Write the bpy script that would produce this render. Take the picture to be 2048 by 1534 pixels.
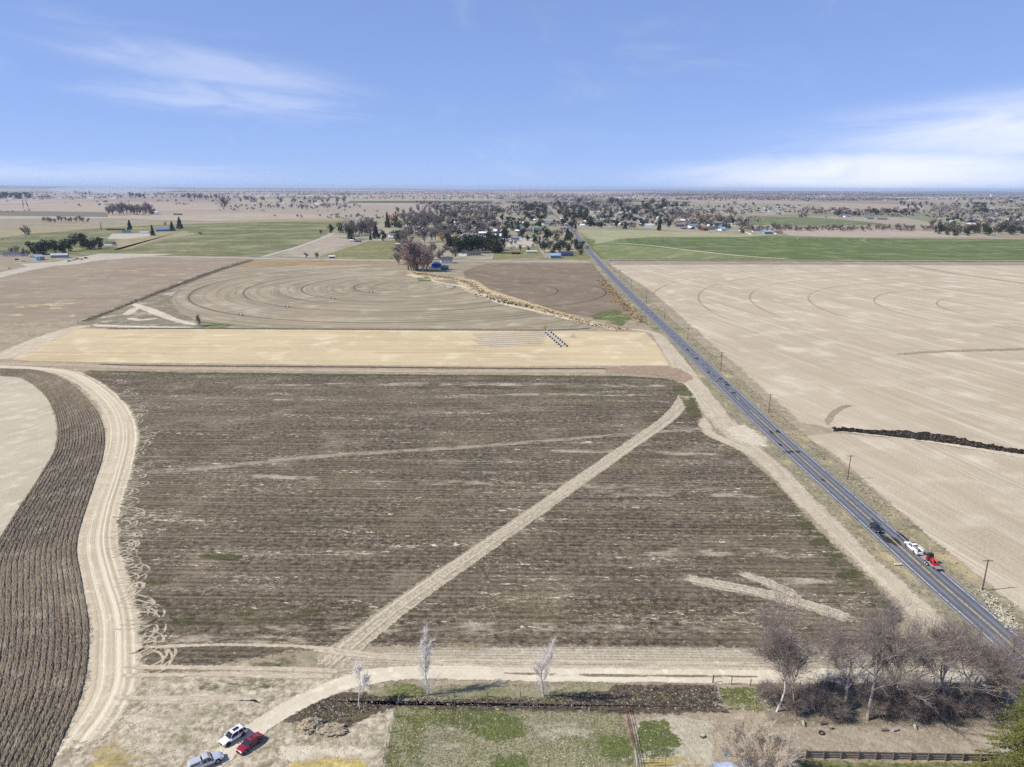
import bpy, bmesh, math, random
import numpy as np
from mathutils import Vector, Matrix, Euler

# ---------------------------------------------------------------- camera, sky, sun, exposure
for o in list(bpy.data.objects): bpy.data.objects.remove(o)
SC = bpy.context.scene
COL = SC.collection
R = math.radians
CAM_H = 95.0
FPX = 1420.0                      # focal length in pixels of the 2048 px wide photograph
HZ_L, HZ_R = 371.0, 381.0         # horizon row at the left and right edge
ROLL = math.atan2(HZ_R - HZ_L, 2048)
PITCH = math.atan((767 - (HZ_L + HZ_R) / 2) * math.cos(ROLL) / FPX)
cam_d = bpy.data.cameras.new('camera')
cam = bpy.data.objects.new('camera', cam_d); COL.objects.link(cam)
cam_d.sensor_width = 36.0
cam_d.lens = 36.0 * FPX / 2048
cam_d.clip_start = 1.0
cam_d.clip_end = 90000
CAM_M = Matrix.Translation((0, 0, CAM_H)) @ Matrix.Rotation(math.pi / 2 - PITCH, 4, 'X') @ Matrix.Rotation(ROLL, 4, 'Z')
cam.matrix_world = CAM_M
SC.camera = cam
SC.render.resolution_x, SC.render.resolution_y = 1024, 767

SUN_EL, SUN_AZ = R(43), R(-101)    # azimuth clockwise from +Y (straight ahead); the sun stands to the left
w = bpy.data.worlds.new('World'); SC.world = w; w.use_nodes = True
w.cycles.sampling_method = 'MANUAL'; w.cycles.sample_map_resolution = 128

sun_d = bpy.data.lights.new('sun', 'SUN'); sun_d.energy = 5.0; sun_d.angle = R(0.53); sun_d.color = (1.0, 0.95, 0.86)
sun = bpy.data.objects.new('sun', sun_d); COL.objects.link(sun)
sdir = Vector((math.sin(SUN_AZ) * math.cos(SUN_EL), math.cos(SUN_AZ) * math.cos(SUN_EL), math.sin(SUN_EL)))
sun.rotation_euler = sdir.to_track_quat('Z', 'Y').to_euler()
SC.view_settings.view_transform = 'Standard'; SC.view_settings.look = 'None'
SC.view_settings.gamma = 1.0; SC.view_settings.exposure = 0.30
SC.view_settings.use_curve_mapping = False
SC.cycles.transparent_max_bounces = 24
SC.cycles.max_bounces = 6
SC.cycles.diffuse_bounces = 2
SC.cycles.volume_bounces = 0
SC.cycles.use_adaptive_sampling = True; SC.cycles.adaptive_threshold = 0.014; SC.cycles.use_denoising = False

# ---------------------------------------------------------------- node helper
class T:
    def __init__(s, nt): s.nt = nt; s.L = nt.links.new
    def n(s, t, **k):
        nd = s.nt.nodes.new(t)
        for a, b in k.items(): setattr(nd, a, b)
        return nd
    def put(s, sock, v):
        if v is None: return
        if hasattr(v, 'is_output'): s.L(v, sock)
        elif isinstance(v, (tuple, list)) and len(v) == 3 and sock.type == 'RGBA': sock.default_value = (*v, 1)
        else: sock.default_value = v
    def m(s, op, a, b=None, c=None, clamp=False):
        nd = s.n('ShaderNodeMath', operation=op, use_clamp=clamp)
        s.put(nd.inputs[0], a)
        if b is not None: s.put(nd.inputs[1], b)
        if c is not None: s.put(nd.inputs[2], c)
        return nd.outputs[0]
    def vm(s, op, a, b=None):
        nd = s.n('ShaderNodeVectorMath', operation=op)
        s.put(nd.inputs[0], a)
        if b is not None: s.put(nd.inputs[1], b)
        return nd.outputs['Value'] if op in ('LENGTH', 'DOT_PRODUCT', 'DISTANCE') else nd.outputs['Vector']
    def mix(s, f, a, b, blend='MIX'):
        nd = s.n('ShaderNodeMix', data_type='RGBA', blend_type=blend)
        s.put(nd.inputs['Factor'], f); s.put(nd.inputs[6], a); s.put(nd.inputs[7], b)
        return nd.outputs[2]
    def noise(s, vec, scale=1.0, detail=2.0, rough=0.5, dist=0.0):
        nd = s.n('ShaderNodeTexNoise', noise_dimensions='3D')
        s.put(nd.inputs['Vector'], vec); nd.inputs['Scale'].default_value = scale
        nd.inputs['Detail'].default_value = detail; nd.inputs['Roughness'].default_value = rough
        nd.inputs['Distortion'].default_value = dist
        return nd.outputs[0]
    def step(s, v, lo, hi):
        nd = s.n('ShaderNodeMapRange', interpolation_type='SMOOTHSTEP'); s.put(nd.inputs[0], v)
        nd.inputs[1].default_value = lo; nd.inputs[2].default_value = hi
        return nd.outputs[0]
    def xyz(s, x, y, z=0.0):
        nd = s.n('ShaderNodeCombineXYZ')
        for i, v in enumerate((x, y, z)): s.put(nd.inputs[i], v)
        return nd.outputs[0]
    def sep(s, v):
        nd = s.n('ShaderNodeSeparateXYZ'); s.put(nd.inputs[0], v); return nd.outputs
    def pos(s): return s.n('ShaderNodeNewGeometry').outputs['Position']
    def attr(s, name): return s.n('ShaderNodeAttribute', attribute_name=name).outputs['Fac']

# ---------------------------------------------------------------- sky: Nishita air with thin cirrus
t = T(w.node_tree); w.node_tree.nodes.clear()
sky = t.n('ShaderNodeTexSky', sky_type='NISHITA', sun_disc=False, sun_elevation=SUN_EL, sun_rotation=SUN_AZ % (2 * math.pi))
sky.altitude = 800; sky.air_density = 0.6; sky.dust_density = 0.0; sky.ozone_density = 4.0
d = t.n('ShaderNodeTexCoord').outputs['Generated']
dx, dy, dz = t.sep(d)[:]
az = t.m('ARCTAN2', dx, dy)
def cloud(a0, e0, wa, we, tilt, sx, sy, lo, hi, amt, seed):
    a = t.m('SUBTRACT', az, a0); e = t.m('SUBTRACT', dz, e0)
    e2 = t.m('SUBTRACT', e, t.m('MULTIPLY', a, tilt))
    r = t.m('SQRT', t.m('ADD', t.m('POWER', t.m('DIVIDE', a, wa), 2.0), t.m('POWER', t.m('DIVIDE', e2, we), 2.0)))
    mask = t.m('SUBTRACT', 1.0, t.step(r, 0.15, 1.0))
    nz = t.noise(t.xyz(t.m('MULTIPLY', a, sx), t.m('MULTIPLY', e2, sy), seed), 1.0, 7.0, 0.62, 0.7)
    return t.m('MULTIPLY', t.step(t.m('ADD', nz, t.m('MULTIPLY', mask, 0.30)), lo, hi), t.m('MULTIPLY', mask, amt))
cl = [cloud(-0.37, 0.136, 0.27, 0.036, -0.11, 6, 34, .36, 1.05, .42, 3.1),
      cloud(-0.36, 0.104, 0.26, 0.036, -0.05, 8, 42, .42, 1.0, .36, 7.7),
      cloud(-0.52, 0.016, 0.40, 0.022, 0.0, 6, 60, .45, 1.0, .30, 1.9),
      cloud(0.66, 0.068, 0.46, 0.062, 0.05, 6, 36, .26, .95, .80, 5.3),
      cloud(0.46, 0.020, 0.36, 0.042, 0.02, 8, 30, .22, .85, .92, 9.4)]
# thin streaks everywhere else in the dome
every = t.m('MULTIPLY', t.step(t.noise(t.xyz(t.m('MULTIPLY', dx, 3), t.m('MULTIPLY', dy, 3), t.m('MULTIPLY', dz, 9)), 1.6, 7, .6, .8), .52, .95), .22)
cl.append(every)
cf = cl[0]
for c in cl[1:]: cf = t.m('MAXIMUM', cf, c)
tint = t.n('ShaderNodeGamma'); tint.inputs['Gamma'].default_value = 0.38
t.L(sky.outputs[0], tint.inputs['Color'])
skyc = t.mix(1.0, tint.outputs[0], (1.74, 2.15, 3.35), 'MULTIPLY')
col = t.mix(cf, skyc, (7.2, 7.5, 8.2))
bg = t.n('ShaderNodeBackground'); t.L(col, bg.inputs[0]); bg.inputs[1].default_value = 0.108
wo = t.n('ShaderNodeOutputWorld'); t.L(bg.outputs[0], wo.inputs[0])

# ---------------------------------------------------------------- geometry helpers
def G(u, v, z=0.0):
    """point of the flat plain (height z) that the photograph shows at pixel (u, v)"""
    dv = CAM_M.to_3x3() @ Vector(((u - 1024) / FPX, -(v - 767) / FPX, -1.0))
    k = (CAM_H - z) / -dv.z
    return Vector((dv.x * k, dv.y * k, z))
def m_per_px(p):
    dv = CAM_M.inverted() @ Vector((p[0], p[1], 0))
    return -dv.z / FPX
def tall(u, v, vt):
    """height of an upright thing standing at (u, v) whose top is seen at row vt"""
    p = G(u, v)
    c = CAM_M.to_3x3()
    dv = c @ Vector(((u - 1024) / FPX, -(vt - 767) / FPX, -1.0))
    return CAM_H + dv.z * p.y / dv.y
def catmull(P, n=8, closed=False):
    P = [np.array(p, float) for p in P]; out = []
    N = len(P); rng = range(N if closed else N - 1)
    for i in rng:
        if closed: p0, p1, p2, p3 = P[i - 1], P[i], P[(i + 1) % N], P[(i + 2) % N]
        else: p0, p1, p2, p3 = P[max(i - 1, 0)], P[i], P[i + 1], P[min(i + 2, N - 1)]
        for k in range(n):
            s = k / n
            out.append(0.5 * ((2 * p1) + (-p0 + p2) * s + (2 * p0 - 5 * p1 + 4 * p2 - p3) * s * s + (-p0 + 3 * p1 - 3 * p2 + p3) * s ** 3))
    if not closed: out.append(P[-1])
    return out
def link(o, parent=None):
    COL.objects.link(o)
    if parent is not None: o.parent = parent
    return o
def mesh_obj(name, verts, faces, mats, parent=None, midx=None, smooth=False):
    me = bpy.data.meshes.new(name)
    me.from_pydata([tuple(map(float, v)) for v in verts], [], faces)
    for mm in (mats if isinstance(mats, (list, tuple)) else [mats]): me.materials.append(mm)
    if midx is not None: me.polygons.foreach_set('material_index', midx)
    if smooth: me.polygons.foreach_set('use_smooth', [True] * len(me.polygons))
    me.update()
    return link(bpy.data.objects.new(name, me), parent)
def structure(o): o['kind'] = 'structure'; return o
def stuff(o, label=None, cat=None):
    o['kind'] = 'stuff'
    if label: o['label'] = label; o['category'] = cat
    return o
def tag(o, label, cat, group=None):
    o['label'] = label; o['category'] = cat
    if group: o['group'] = group
    return o
def empty(name, loc, rz=0.0):
    o = bpy.data.objects.new(name, None); o.empty_display_size = 0.3
    o.location = loc; o.rotation_euler = (0, 0, rz); COL.objects.link(o); return o
def copy_tree(o, parent=None):
    c = o.copy(); COL.objects.link(c); c.parent = parent
    for ch in list(o.children): copy_tree(ch, c)
    return c

# ---------------------------------------------------------------- soil materials
def soil(name, base, dark, light, ang=0.0, uv=False, patch=0.02, streak=None, rows=None, speck=None, radial=None,
         feather=True, bump=0.5, grain=0.5, tints=(), sparse=None, fine=1.3, gap_y=(-400, -399), track_amt=.8):
    """base/dark/light: soil colours; ang: row direction (degrees from +X); streak: (along, across, amount, colour);
    rows: (spacing m, amount, colour); speck: (scale, threshold, amount, colour); radial: (cx, cy, ring amount, colour, [radii], track colour)
    tints: [(scale, lo, hi, colour, amount)]; sparse: (scale, lo, hi) leaves gaps"""
    mt = bpy.data.materials.new(name); mt.use_nodes = True; nt = mt.node_tree; nt.nodes.clear(); t = T(nt)
    if uv:
        p = t.n('ShaderNodeUVMap', uv_map='UV').outputs[0]; a_, b_, _ = t.sep(p)[:]; x, y = b_, a_
        q = t.xyz(x, y, 0.0)
    else:
        p = t.pos(); mp = t.n('ShaderNodeMapping', vector_type='POINT'); t.L(p, mp.inputs[0])
        mp.inputs['Rotation'].default_value = (0, 0, -R(ang)); q = mp.outputs[0]; x, y, _ = t.sep(q)[:]
    c = t.mix(t.step(t.noise(q, patch, 5, .6), .30, .70), dark, base)
    c = t.mix(t.step(t.noise(q, patch * 4.3, 2, .65), .48, .78), c, light)
    g1 = t.noise(q, fine, 4, .7)
    c = t.mix(t.m('MULTIPLY', t.step(g1, .35, .75), grain), c, light)
    c = t.mix(t.m('MULTIPLY', t.step(g1, .5, .22), grain), c, dark)
    height = g1
    for (sc, lo, hi, tc, am) in tints:
        c = t.mix(t.m('MULTIPLY', t.step(t.noise(t.vm('ADD', q, (sc * 997, 31, 0)), sc, 3, .65), lo, hi), am), c, tc)
    if streak:
        for (sx, sy, am, scol) in (streak if isinstance(streak, list) else [streak]):
            f = t.noise(t.xyz(t.m('MULTIPLY', x, sx), t.m('MULTIPLY', y, sy), sx * 77), 1.0, 4, .6)
            c = t.mix(t.m('MULTIPLY', t.step(f, .5, .74), am), c, scol)
    if radial:
        cx, cy, am, rc, radii, tc = radial
        rel = t.vm('SUBTRACT', t.pos(), (cx, cy, 0)); rx, ry, _ = t.sep(rel)[:]
        rr = t.m('SQRT', t.m('ADD', t.m('MULTIPLY', rx, rx), t.m('MULTIPLY', ry, ry)))
        th = t.m('ARCTAN2', ry, rx)
        f = t.noise(t.xyz(t.m('MULTIPLY', rr, .11), t.m('MULTIPLY', th, .7), 4.0), 1.0, 4, .65)
        c = t.mix(t.m('MULTIPLY', t.step(f, .42, .66), am), c, rc)
        f2 = t.noise(t.xyz(t.m('MULTIPLY', rr, .5), t.m('MULTIPLY', th, 1.5), 9.0), 1.0, 3, .6)
        c = t.mix(t.m('MULTIPLY', t.step(f2, .5, .7), am * .6), c, light)
        gap = t.m('MULTIPLY', t.step(ry, gap_y[0], gap_y[1]), t.step(t.noise(t.xyz(t.m('MULTIPLY', th, 2.2), t.m('MULTIPLY', rr, .02), 2.0), 1.0, 2, .5), .25, .45))
        wob = t.m('MULTIPLY', t.m('SUBTRACT', t.noise(p, .15, 2, .5), .5), 1.2)
        for r0 in radii:
            dd = t.m('ABSOLUTE', t.m('ADD', t.m('SUBTRACT', rr, r0), wob))
            c = t.mix(t.m('MULTIPLY', t.m('MULTIPLY', t.step(dd, 1.3, .4), gap), track_amt), c, tc)
    if rows:
        sp, am, rc = rows
        wv = t.m('SINE', t.m('MULTIPLY', t.m('ADD', y, t.m('MULTIPLY', t.noise(t.xyz(t.m('MULTIPLY', x, .05), y, 0), .5, 0, .5), .35)), 2 * math.pi / sp))
        brk = t.step(t.noise(t.xyz(t.m('MULTIPLY', x, .3), t.m('MULTIPLY', y, 1.2), 5), 1.0, 2, .6), .36, .62)
        c = t.mix(t.m('MULTIPLY', t.m('MULTIPLY', t.step(wv, .1, 1.0), brk), am), c, rc)
        height = t.m('ADD', g1, t.m('MULTIPLY', wv, .45))
    if speck:
        for (sc, th_, am, sc_col) in (speck if isinstance(speck, list) else [speck]):
            f = t.noise(t.xyz(t.m('MULTIPLY', x, .38), y, sc), sc, 2.5, .75)
            den = t.noise(t.vm('ADD', t.xyz(t.m('MULTIPLY', x, .16), y, 0.0), (71, 13, sc)), .16, 5, .7)
            f = t.m('ADD', f, t.m('MULTIPLY', t.m('SUBTRACT', den, .5), .62))
            c = t.mix(t.m('MULTIPLY', t.step(f, th_, th_ + .10), am), c, sc_col)
    c = t.mix(1.0, c, (1.0, .99, .90), 'MULTIPLY')
    b = t.n('ShaderNodeBsdfPrincipled'); t.L(c, b.inputs['Base Color']); b.inputs['Roughness'].default_value = .95
    b.inputs['Specular IOR Level'].default_value = .12
    if bump:
        bp = t.n('ShaderNodeBump'); bp.inputs['Strength'].default_value = bump; bp.inputs['Distance'].default_value = .35
        t.L(height, bp.inputs['Height']); t.L(bp.outputs[0], b.inputs['Normal'])
    out = t.n('ShaderNodeOutputMaterial')
    if feather:
        e = t.attr('edge')
        nz = t.m('ADD', t.m('MULTIPLY', t.noise(t.pos(), .8, 5, .75), .8), t.m('MULTIPLY', t.noise(t.pos(), .12, 2, .6), .4))
        al = t.step(t.m('ADD', e, t.m('MULTIPLY', t.m('SUBTRACT', nz, .6), 2.2)), .36, .66)
        if sparse:
            sc, lo, hi = sparse
            f = t.noise(t.xyz(t.m('MULTIPLY', x, .35), y, 3), sc, 4, .7)
            al = t.m('MULTIPLY', al, t.step(f, lo, hi))
        tr = t.n('ShaderNodeBsdfTransparent'); mx = t.n('ShaderNodeMixShader')
        t.L(al, mx.inputs[0]); t.L(tr.outputs[0], mx.inputs[1]); t.L(b.outputs[0], mx.inputs[2]); t.L(mx.outputs[0], out.inputs[0])
    else: t.L(b.outputs[0], out.inputs[0])
    return mt

ZN = [0]
def zlev(z):
    ZN[0] += 1
    return z + .0003 * (ZN[0] % 50)
def sheet(name, px, mat, z, feather=1.5, smooth=False, world=False):
    """a flat field: polygon given in photograph pixels, with a ragged rim of the given width (m)"""
    if smooth: px = catmull(px, 6, True)
    P = [np.array(p[:2], float) for p in px] if world else [np.array(G(*p)[:2]) for p in px]
    A = sum(P[i - 1][0] * P[i][1] - P[i][0] * P[i - 1][1] for i in range(len(P)))
    if A < 0: P = P[::-1]
    n = len(P); V = []; F = [tuple(range(n))]; E = [1.0] * n
    nor = []
    for i in range(n):
        a = P[i] - P[i - 1]; b = P[(i + 1) % n] - P[i]
        na = np.array((a[1], -a[0])) / (np.linalg.norm(a) + 1e-9); nb = np.array((b[1], -b[0])) / (np.linalg.norm(b) + 1e-9)
        nn = na + nb; nor.append(nn / max(np.linalg.norm(nn), .5))
    for i in range(n):
        q = P[i] - nor[i] * feather * .8; V.append((q[0], q[1], 0))
    if feather > 0:
        for i in range(n):
            q = P[i] + nor[i] * feather * 1.1; V.append((q[0], q[1], 0)); E.append(0.0)
        for i in range(n):
            j = (i + 1) % n; F.append((i, n + i, n + j, j))
    o = mesh_obj(name, V, F, mat); o.location.z = zlev(z)
    at = o.data.attributes.new('edge', 'FLOAT', 'POINT'); at.data.foreach_set('value', E)
    return structure(o)
def strip(name, pts, mat, z, feather=.6, n=10, world=False, cuts=(), struct=True):
    """a ribbon along a line; pts are (u, v, width m)"""
    C = catmull(pts, n)
    W = [c[2] for c in C]; P = [c[:2] for c in C] if world else [np.array(G(c[0], c[1])[:2]) for c in C]
    V, F, E, UV = [], [], [], []; along = 0.0; total = sum(float(np.linalg.norm(P[i] - P[i - 1])) for i in range(1, len(P)))
    for i, p in enumerate(P):
        a = P[max(i - 1, 0)]; b = P[min(i + 1, len(P) - 1)]; tt = (b - a) / (np.linalg.norm(b - a) + 1e-9); nn = np.array((tt[1], -tt[0]))
        if i: along += float(np.linalg.norm(P[i] - P[i - 1]))
        hw = W[i] / 2; end = 1.0 if feather == 0 else min(1.0, min(along, total - along) / (5 * feather))
        fi = min(feather * .8, hw * .7)
        for off, e in ((-hw - feather, 0.0), (-hw + fi, end), (hw - fi, end), (hw + feather, 0.0)):
            q = p + nn * off; V.append((q[0], q[1], 0)); E.append(e); UV.append((off, along))
    for i in range(len(P) - 1):
        for k in range(3): F.append((4 * i + k, 4 * i + k + 1, 4 * i + k + 5, 4 * i + k + 4))
    o = mesh_obj(name, V, F, mat); o.location.z = zlev(z)
    at = o.data.attributes.new('edge', 'FLOAT', 'POINT'); at.data.foreach_set('value', E)
    ul = o.data.uv_layers.new(name='UV')
    vi = np.empty(len(o.data.loops), int); o.data.loops.foreach_get('vertex_index', vi)
    ul.data.foreach_set('uv', np.array(UV)[vi].ravel())
    return structure(o) if struct else o
def plain(name, c, rough=.7, metal=0.0, spec=.3, vary=.25, scale=2.0, obj=True):
    mt = bpy.data.materials.new(name); mt.use_nodes = True; t = T(mt.node_tree); b = mt.node_tree.nodes['Principled BSDF']
    v = t.n('ShaderNodeTexCoord').outputs['Object']
    f = t.noise(v, scale, 4, .6)
    k = t.m('ADD', 1 - vary / 2, t.m('MULTIPLY', t.m('SUBTRACT', f, .5), vary * 2))
    if obj:
        ri = t.n('ShaderNodeObjectInfo').outputs['Random']; k = t.m('MULTIPLY', k, t.m('ADD', .9, t.m('MULTIPLY', ri, .2)))
    col = t.vm('SCALE', (c[0], c[1], c[2])); nd = col.node; t.L(k, nd.inputs['Scale'])
    t.L(col, b.inputs['Base Color']); b.inputs['Roughness'].default_value = rough; b.inputs['Metallic'].default_value = metal
    b.inputs['Specular IOR Level'].default_value = spec
    return mt
# ---------------------------------------------------------------- the plain: one sheet to the horizon, far fields as a patchwork
def far_material():
    mt = bpy.data.materials.new('far_plain'); mt.use_nodes = True; t = T(mt.node_tree); b = mt.node_tree.nodes['Principled BSDF']
    p = t.pos(); x, y, _ = t.sep(p)[:]
    # quarter-section fields: rectangular cells about 400 x 800 m
    wx = t.m('ADD', x, t.m('MULTIPLY', t.noise(p, .0004, 2, .5), 500))
    cellx = t.m('FLOOR', t.m('DIVIDE', wx, 1300)); celly = t.m('FLOOR', t.m('MULTIPLY', t.m('LOGARITHM', t.m('MAXIMUM', y, 50.0), 2.718), 5.2))
    wn = t.n('ShaderNodeTexWhiteNoise', noise_dimensions='2D'); t.L(t.xyz(cellx, celly, 0), wn.inputs['Vector']); r = wn.outputs['Value']
    rp = t.n('ShaderNodeValToRGB'); t.L(r, rp.inputs[0]); cr = rp.color_ramp; cr.interpolation = 'CONSTANT'
    S = [(0, (.31, .245, .20)), (.2, (.255, .205, .165)), (.36, (.36, .30, .24)), (.5, (.20, .165, .135)), (.64, (.30, .25, .185)), (.78, (.17, .185, .10)), (.83, (.34, .27, .22)), (.93, (.23, .21, .14))]
    cr.elements[0].position = 0; cr.elements[0].color = (*S[0][1], 1); cr.elements[1].position = S[1][0]; cr.elements[1].color = (*S[1][1], 1)
    for ps, c in S[2:]: e = cr.elements.new(ps); e.color = (*c, 1)
    c = t.mix(t.m('MULTIPLY', t.step(t.noise(t.xyz(t.m('MULTIPLY', x, .2), y, 0), .02, 5, .6), .35, .7), .4), rp.outputs[0], (.34, .29, .23))
    c = t.mix(t.m('MULTIPLY', t.step(t.noise(p, .006, 5, .6), .45, .75), .35), c, (.22, .19, .14))
    t.L(c, b.inputs['Base Color']); b.inputs['Roughness'].default_value = .95; b.inputs['Specular IOR Level'].default_value = .1
    return mt
gx = [-30000, -9000, -2500, 2500, 9000, 30000]; gy = [-200, 400, 2500, 8000, 27000]
V = [(x, y, 0) for y in gy for x in gx]
F = [(j * 6 + i, j * 6 + i + 1, j * 6 + i + 7, j * 6 + i + 6) for j in range(4) for i in range(5)]
structure(mesh_obj('ground', V, F, far_material())).location.z = -.3

Z1, Z2, Z3, Z4, Z5, Z6 = .010, .026, .042, .058, .074, .090
TAN, TAN_D, TAN_L = (.36, .29, .215), (.25, .20, .15), (.50, .43, .335)
m_near = soil('dry_ground', (.30, .245, .185), (.20, .165, .12), (.44, .375, .29), patch=.06, feather=False, grain=.6, tints=[(.05, .52, .75, (.13, .14, .06), .55)], speck=[(1.1, .74, .5, (.55, .49, .39))])
sheet('dry_ground', [(-420, 20), (-420, 640), (420, 640), (330, 20)], m_near, -.02, 0, world=True)
m_mid = soil('dry_grass', (.29, .245, .18), (.21, .18, .13), (.37, .32, .25), patch=.012, feather=False, grain=.25, bump=.2, tints=[(.012, .5, .72, (.17, .18, .09), .5)])
sheet('dry_grass', [(-760, 636), (-1500, 2050), (1500, 2050), (800, 636)], m_mid, -.03, 0, world=True)

# --- middle distance, left
m_brown = soil('fallow_soil', (.27, .215, .165), (.22, .175, .135), (.35, .285, .22), patch=.012, ang=4, streak=[(.008, .16, .55, (.20, .16, .125)), (.01, .30, .35, (.36, .29, .22))], bump=.3, grain=.3)
sheet('fallow_field', [(-260, 560), (0, 545), (250, 517), (505, 518), (440, 535), (330, 577), (160, 640), (60, 644), (-250, 650)], m_brown, Z1, 3)
m_strawbits = soil('straw_litter', (.50, .40, .24), (.40, .32, .20), (.56, .47, .32), ang=3, patch=.05, sparse=(.06, .55, .62), bump=0)
for a in ([(-60, 608), (120, 602), (240, 606), (120, 618), (-60, 624)], [(90, 545), (260, 540), (400, 552), (250, 558), (120, 552)], [(-60, 628), (150, 626), (150, 634), (-60, 640)]):
    sheet('straw_litter', a, m_strawbits, Z2, 3)
m_past = soil('pasture', (.14, .15, .065), (.10, .115, .048), (.24, .225, .125), patch=.012, streak=[(.006, .03, .55, (.255, .235, .145)), (.005, .04, .75, (.075, .085, .036))], bump=.2, grain=.25, tints=[(.01, .46, .66, (.28, .25, .15), .75)])
sheet('pasture', [(-250, 500), (-100, 478), (100, 462), (200, 455), (330, 448), (500, 444), (690, 440), (660, 470), (610, 488), (530, 513), (260, 509), (190, 512), (60, 505), (-150, 520)], m_past, Z1, 22)
m_hill = soil('dry_slope', (.29, .25, .155), (.22, .20, .12), (.36, .31, .205), patch=.02, bump=.2, grain=.3)
sheet('dry_slope', [(215, 487), (262, 470), (320, 464), (370, 462), (398, 468), (330, 478), (255, 498), (235, 500)], m_hill, Z2, 25)
sheet('dry_slope', [(-60, 466), (60, 455), (210, 450), (330, 446), (480, 440), (690, 436), (690, 441), (480, 445), (330, 449), (200, 456), (60, 468), (-60, 482)], m_hill, Z2, 20)
m_yard = soil('gravel_yard', (.40, .36, .31), (.31, .28, .23), (.52, .48, .42), patch=.05, bump=.2)
sheet('farmyard', [(40, 528), (110, 524), (200, 507), (350, 508), (250, 517), (185, 522), (160, 528), (60, 536)], m_yard, Z3, 4)
sheet('farmyard', [(225, 467), (300, 467), (300, 472), (250, 478), (215, 478)], m_yard, Z3, 5)
sheet('farm_lane', [(-30, 552), (40, 536), (110, 527), (118, 530), (60, 541), (-30, 562)], m_yard, Z3, 3)

# --- pivot field with its rings, ditch and the brown half circle
PVC = G(810, 573)
m_pivot = soil('pivot_soil', (.30, .25, .185), (.235, .195, .14), (.43, .375, .295), patch=.01, ang=1, radial=(PVC.x, PVC.y, 1.0, (.19, .165, .115), [50, 99, 151, 197], (.085, .07, .055)), bump=.3, grain=.3, tints=[(.008, .5, .75, (.19, .19, .11), .5)])
sheet('pivot_field', [(505, 524), (640, 521), (815, 524), (830, 547), (900, 563), (950, 585), (1000, 606), (1080, 630), (1190, 652), (1000, 657), (620, 656), (420, 655), (370, 640), (335, 615), (330, 600), (360, 575), (430, 543)], m_pivot, Z1, 7)
m_orange = soil('rust_stubble', (.30, .205, .115), (.22, .15, .09), (.36, .27, .16), patch=.03, bump=.3)
sheet('rust_strip', [(505, 521), (650, 521), (815, 523), (815, 527), (640, 530), (510, 533), (470, 533)], m_orange, Z2, 3)
PVR = G(915, 585)
m_halfc = soil('brown_tilth', (.205, .158, .115), (.15, .115, .085), (.29, .23, .175), patch=.014, ang=88, streak=(.006, .08, .5, (.24, .185, .14)), radial=(G(985, 580).x, G(985, 580).y, .35, (.15, .11, .08), [G(1117, 582).x - G(985, 582).x, G(1222, 592).x - G(985, 592).x], (.075, .06, .05)), bump=.3, grain=.3)
sheet('brown_field', [(975, 527), (1184, 527), (1200, 548), (1228, 580), (1244, 603), (1252, 622), (1190, 636), (1140, 626), (1070, 612), (1030, 598), (985, 585), (935, 555), (930, 543)], m_halfc, Z1, 7)
m_reed = soil('reed_grass', (.44, .345, .205), (.27, .20, .12), (.58, .485, .33), patch=.08, grain=.8, fine=.7, bump=.6, tints=[(.08, .55, .75, (.12, .085, .06), .8)])
strip('reed_bank', [(818, 540, 16), (860, 556, 18), (925, 560, 22), (955, 580, 26), (1010, 598, 24), (1060, 612, 17), (1130, 632, 13), (1200, 650, 11), (1250, 660, 7)], m_reed, Z3, 4)
m_mud = soil('pale_mud', (.52, .455, .365), (.40, .34, .27), (.62, .56, .47), patch=.05, bump=.2)
strip('ditch_bed', [(815, 548, 12), (880, 565, 5), (940, 577, 7), (1000, 605, 6), (1080, 624, 5), (1150, 641, 5), (1250, 663, 4)], m_mud, Z4, 2)
m_grassgreen = soil('spring_grass', (.10, .135, .035), (.065, .095, .025), (.19, .20, .08), patch=.08, grain=.6, bump=.5, sparse=(.12, .42, .56))
sheet('grass_patch', [(1180, 632), (1230, 618), (1262, 632), (1240, 652), (1190, 640)], m_grassgreen, Z3, 5)
sheet('grass_patch', [(830, 545), (852, 548), (862, 562), (838, 563)], m_grassgreen, Z4, 3)
sheet('grass_patch', [(405, 644), (470, 650), (440, 657), (405, 655)], m_grassgreen, Z3, 3)
m_weedy = soil('weedy_bank', (.19, .165, .115), (.12, .105, .07), (.31, .27, .20), patch=.05, grain=.7, fine=.8, bump=.6, tints=[(.06, .5, .7, (.50, .45, .37), .7)])
sheet('weed_corner', [(158, 648), (200, 628), (330, 578), (360, 580), (335, 602), (360, 628), (410, 650), (410, 656), (200, 656)], m_weedy, Z2, 3)
for a in ([(262, 606, 5), (300, 620, 9), (345, 638, 7), (400, 652, 4)], [(250, 632, 6), (270, 618, 7), (305, 612, 5)], [(170, 650, 7), (260, 653, 6), (400, 655, 4)], [(252, 634, 5), (280, 640, 6), (330, 634, 4)]):
    strip('mud_track', a, m_mud, Z3, 2)
m_ditchdark = soil('ditch_shrub', (.09, .08, .055), (.05, .045, .035), (.19, .165, .12), patch=.1, grain=.7, bump=.6)
strip('ditch_bank', [(505, 520, 8), (440, 540, 8), (330, 580, 7), (220, 622, 7), (165, 645, 6)], m_ditchdark, Z3, 2)
strip('ditch_bank', [(502, 516, 3), (430, 539, 3), (322, 579, 3), (215, 621, 3), (150, 645, 3)], m_weedy, Z4, 2)
strip('field_edge', [(205, 658, 3.5), (420, 657, 3), (800, 659, 3), (1100, 660, 3), (1190, 655, 3)], m_ditchdark, Z3, 1.2)

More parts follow.
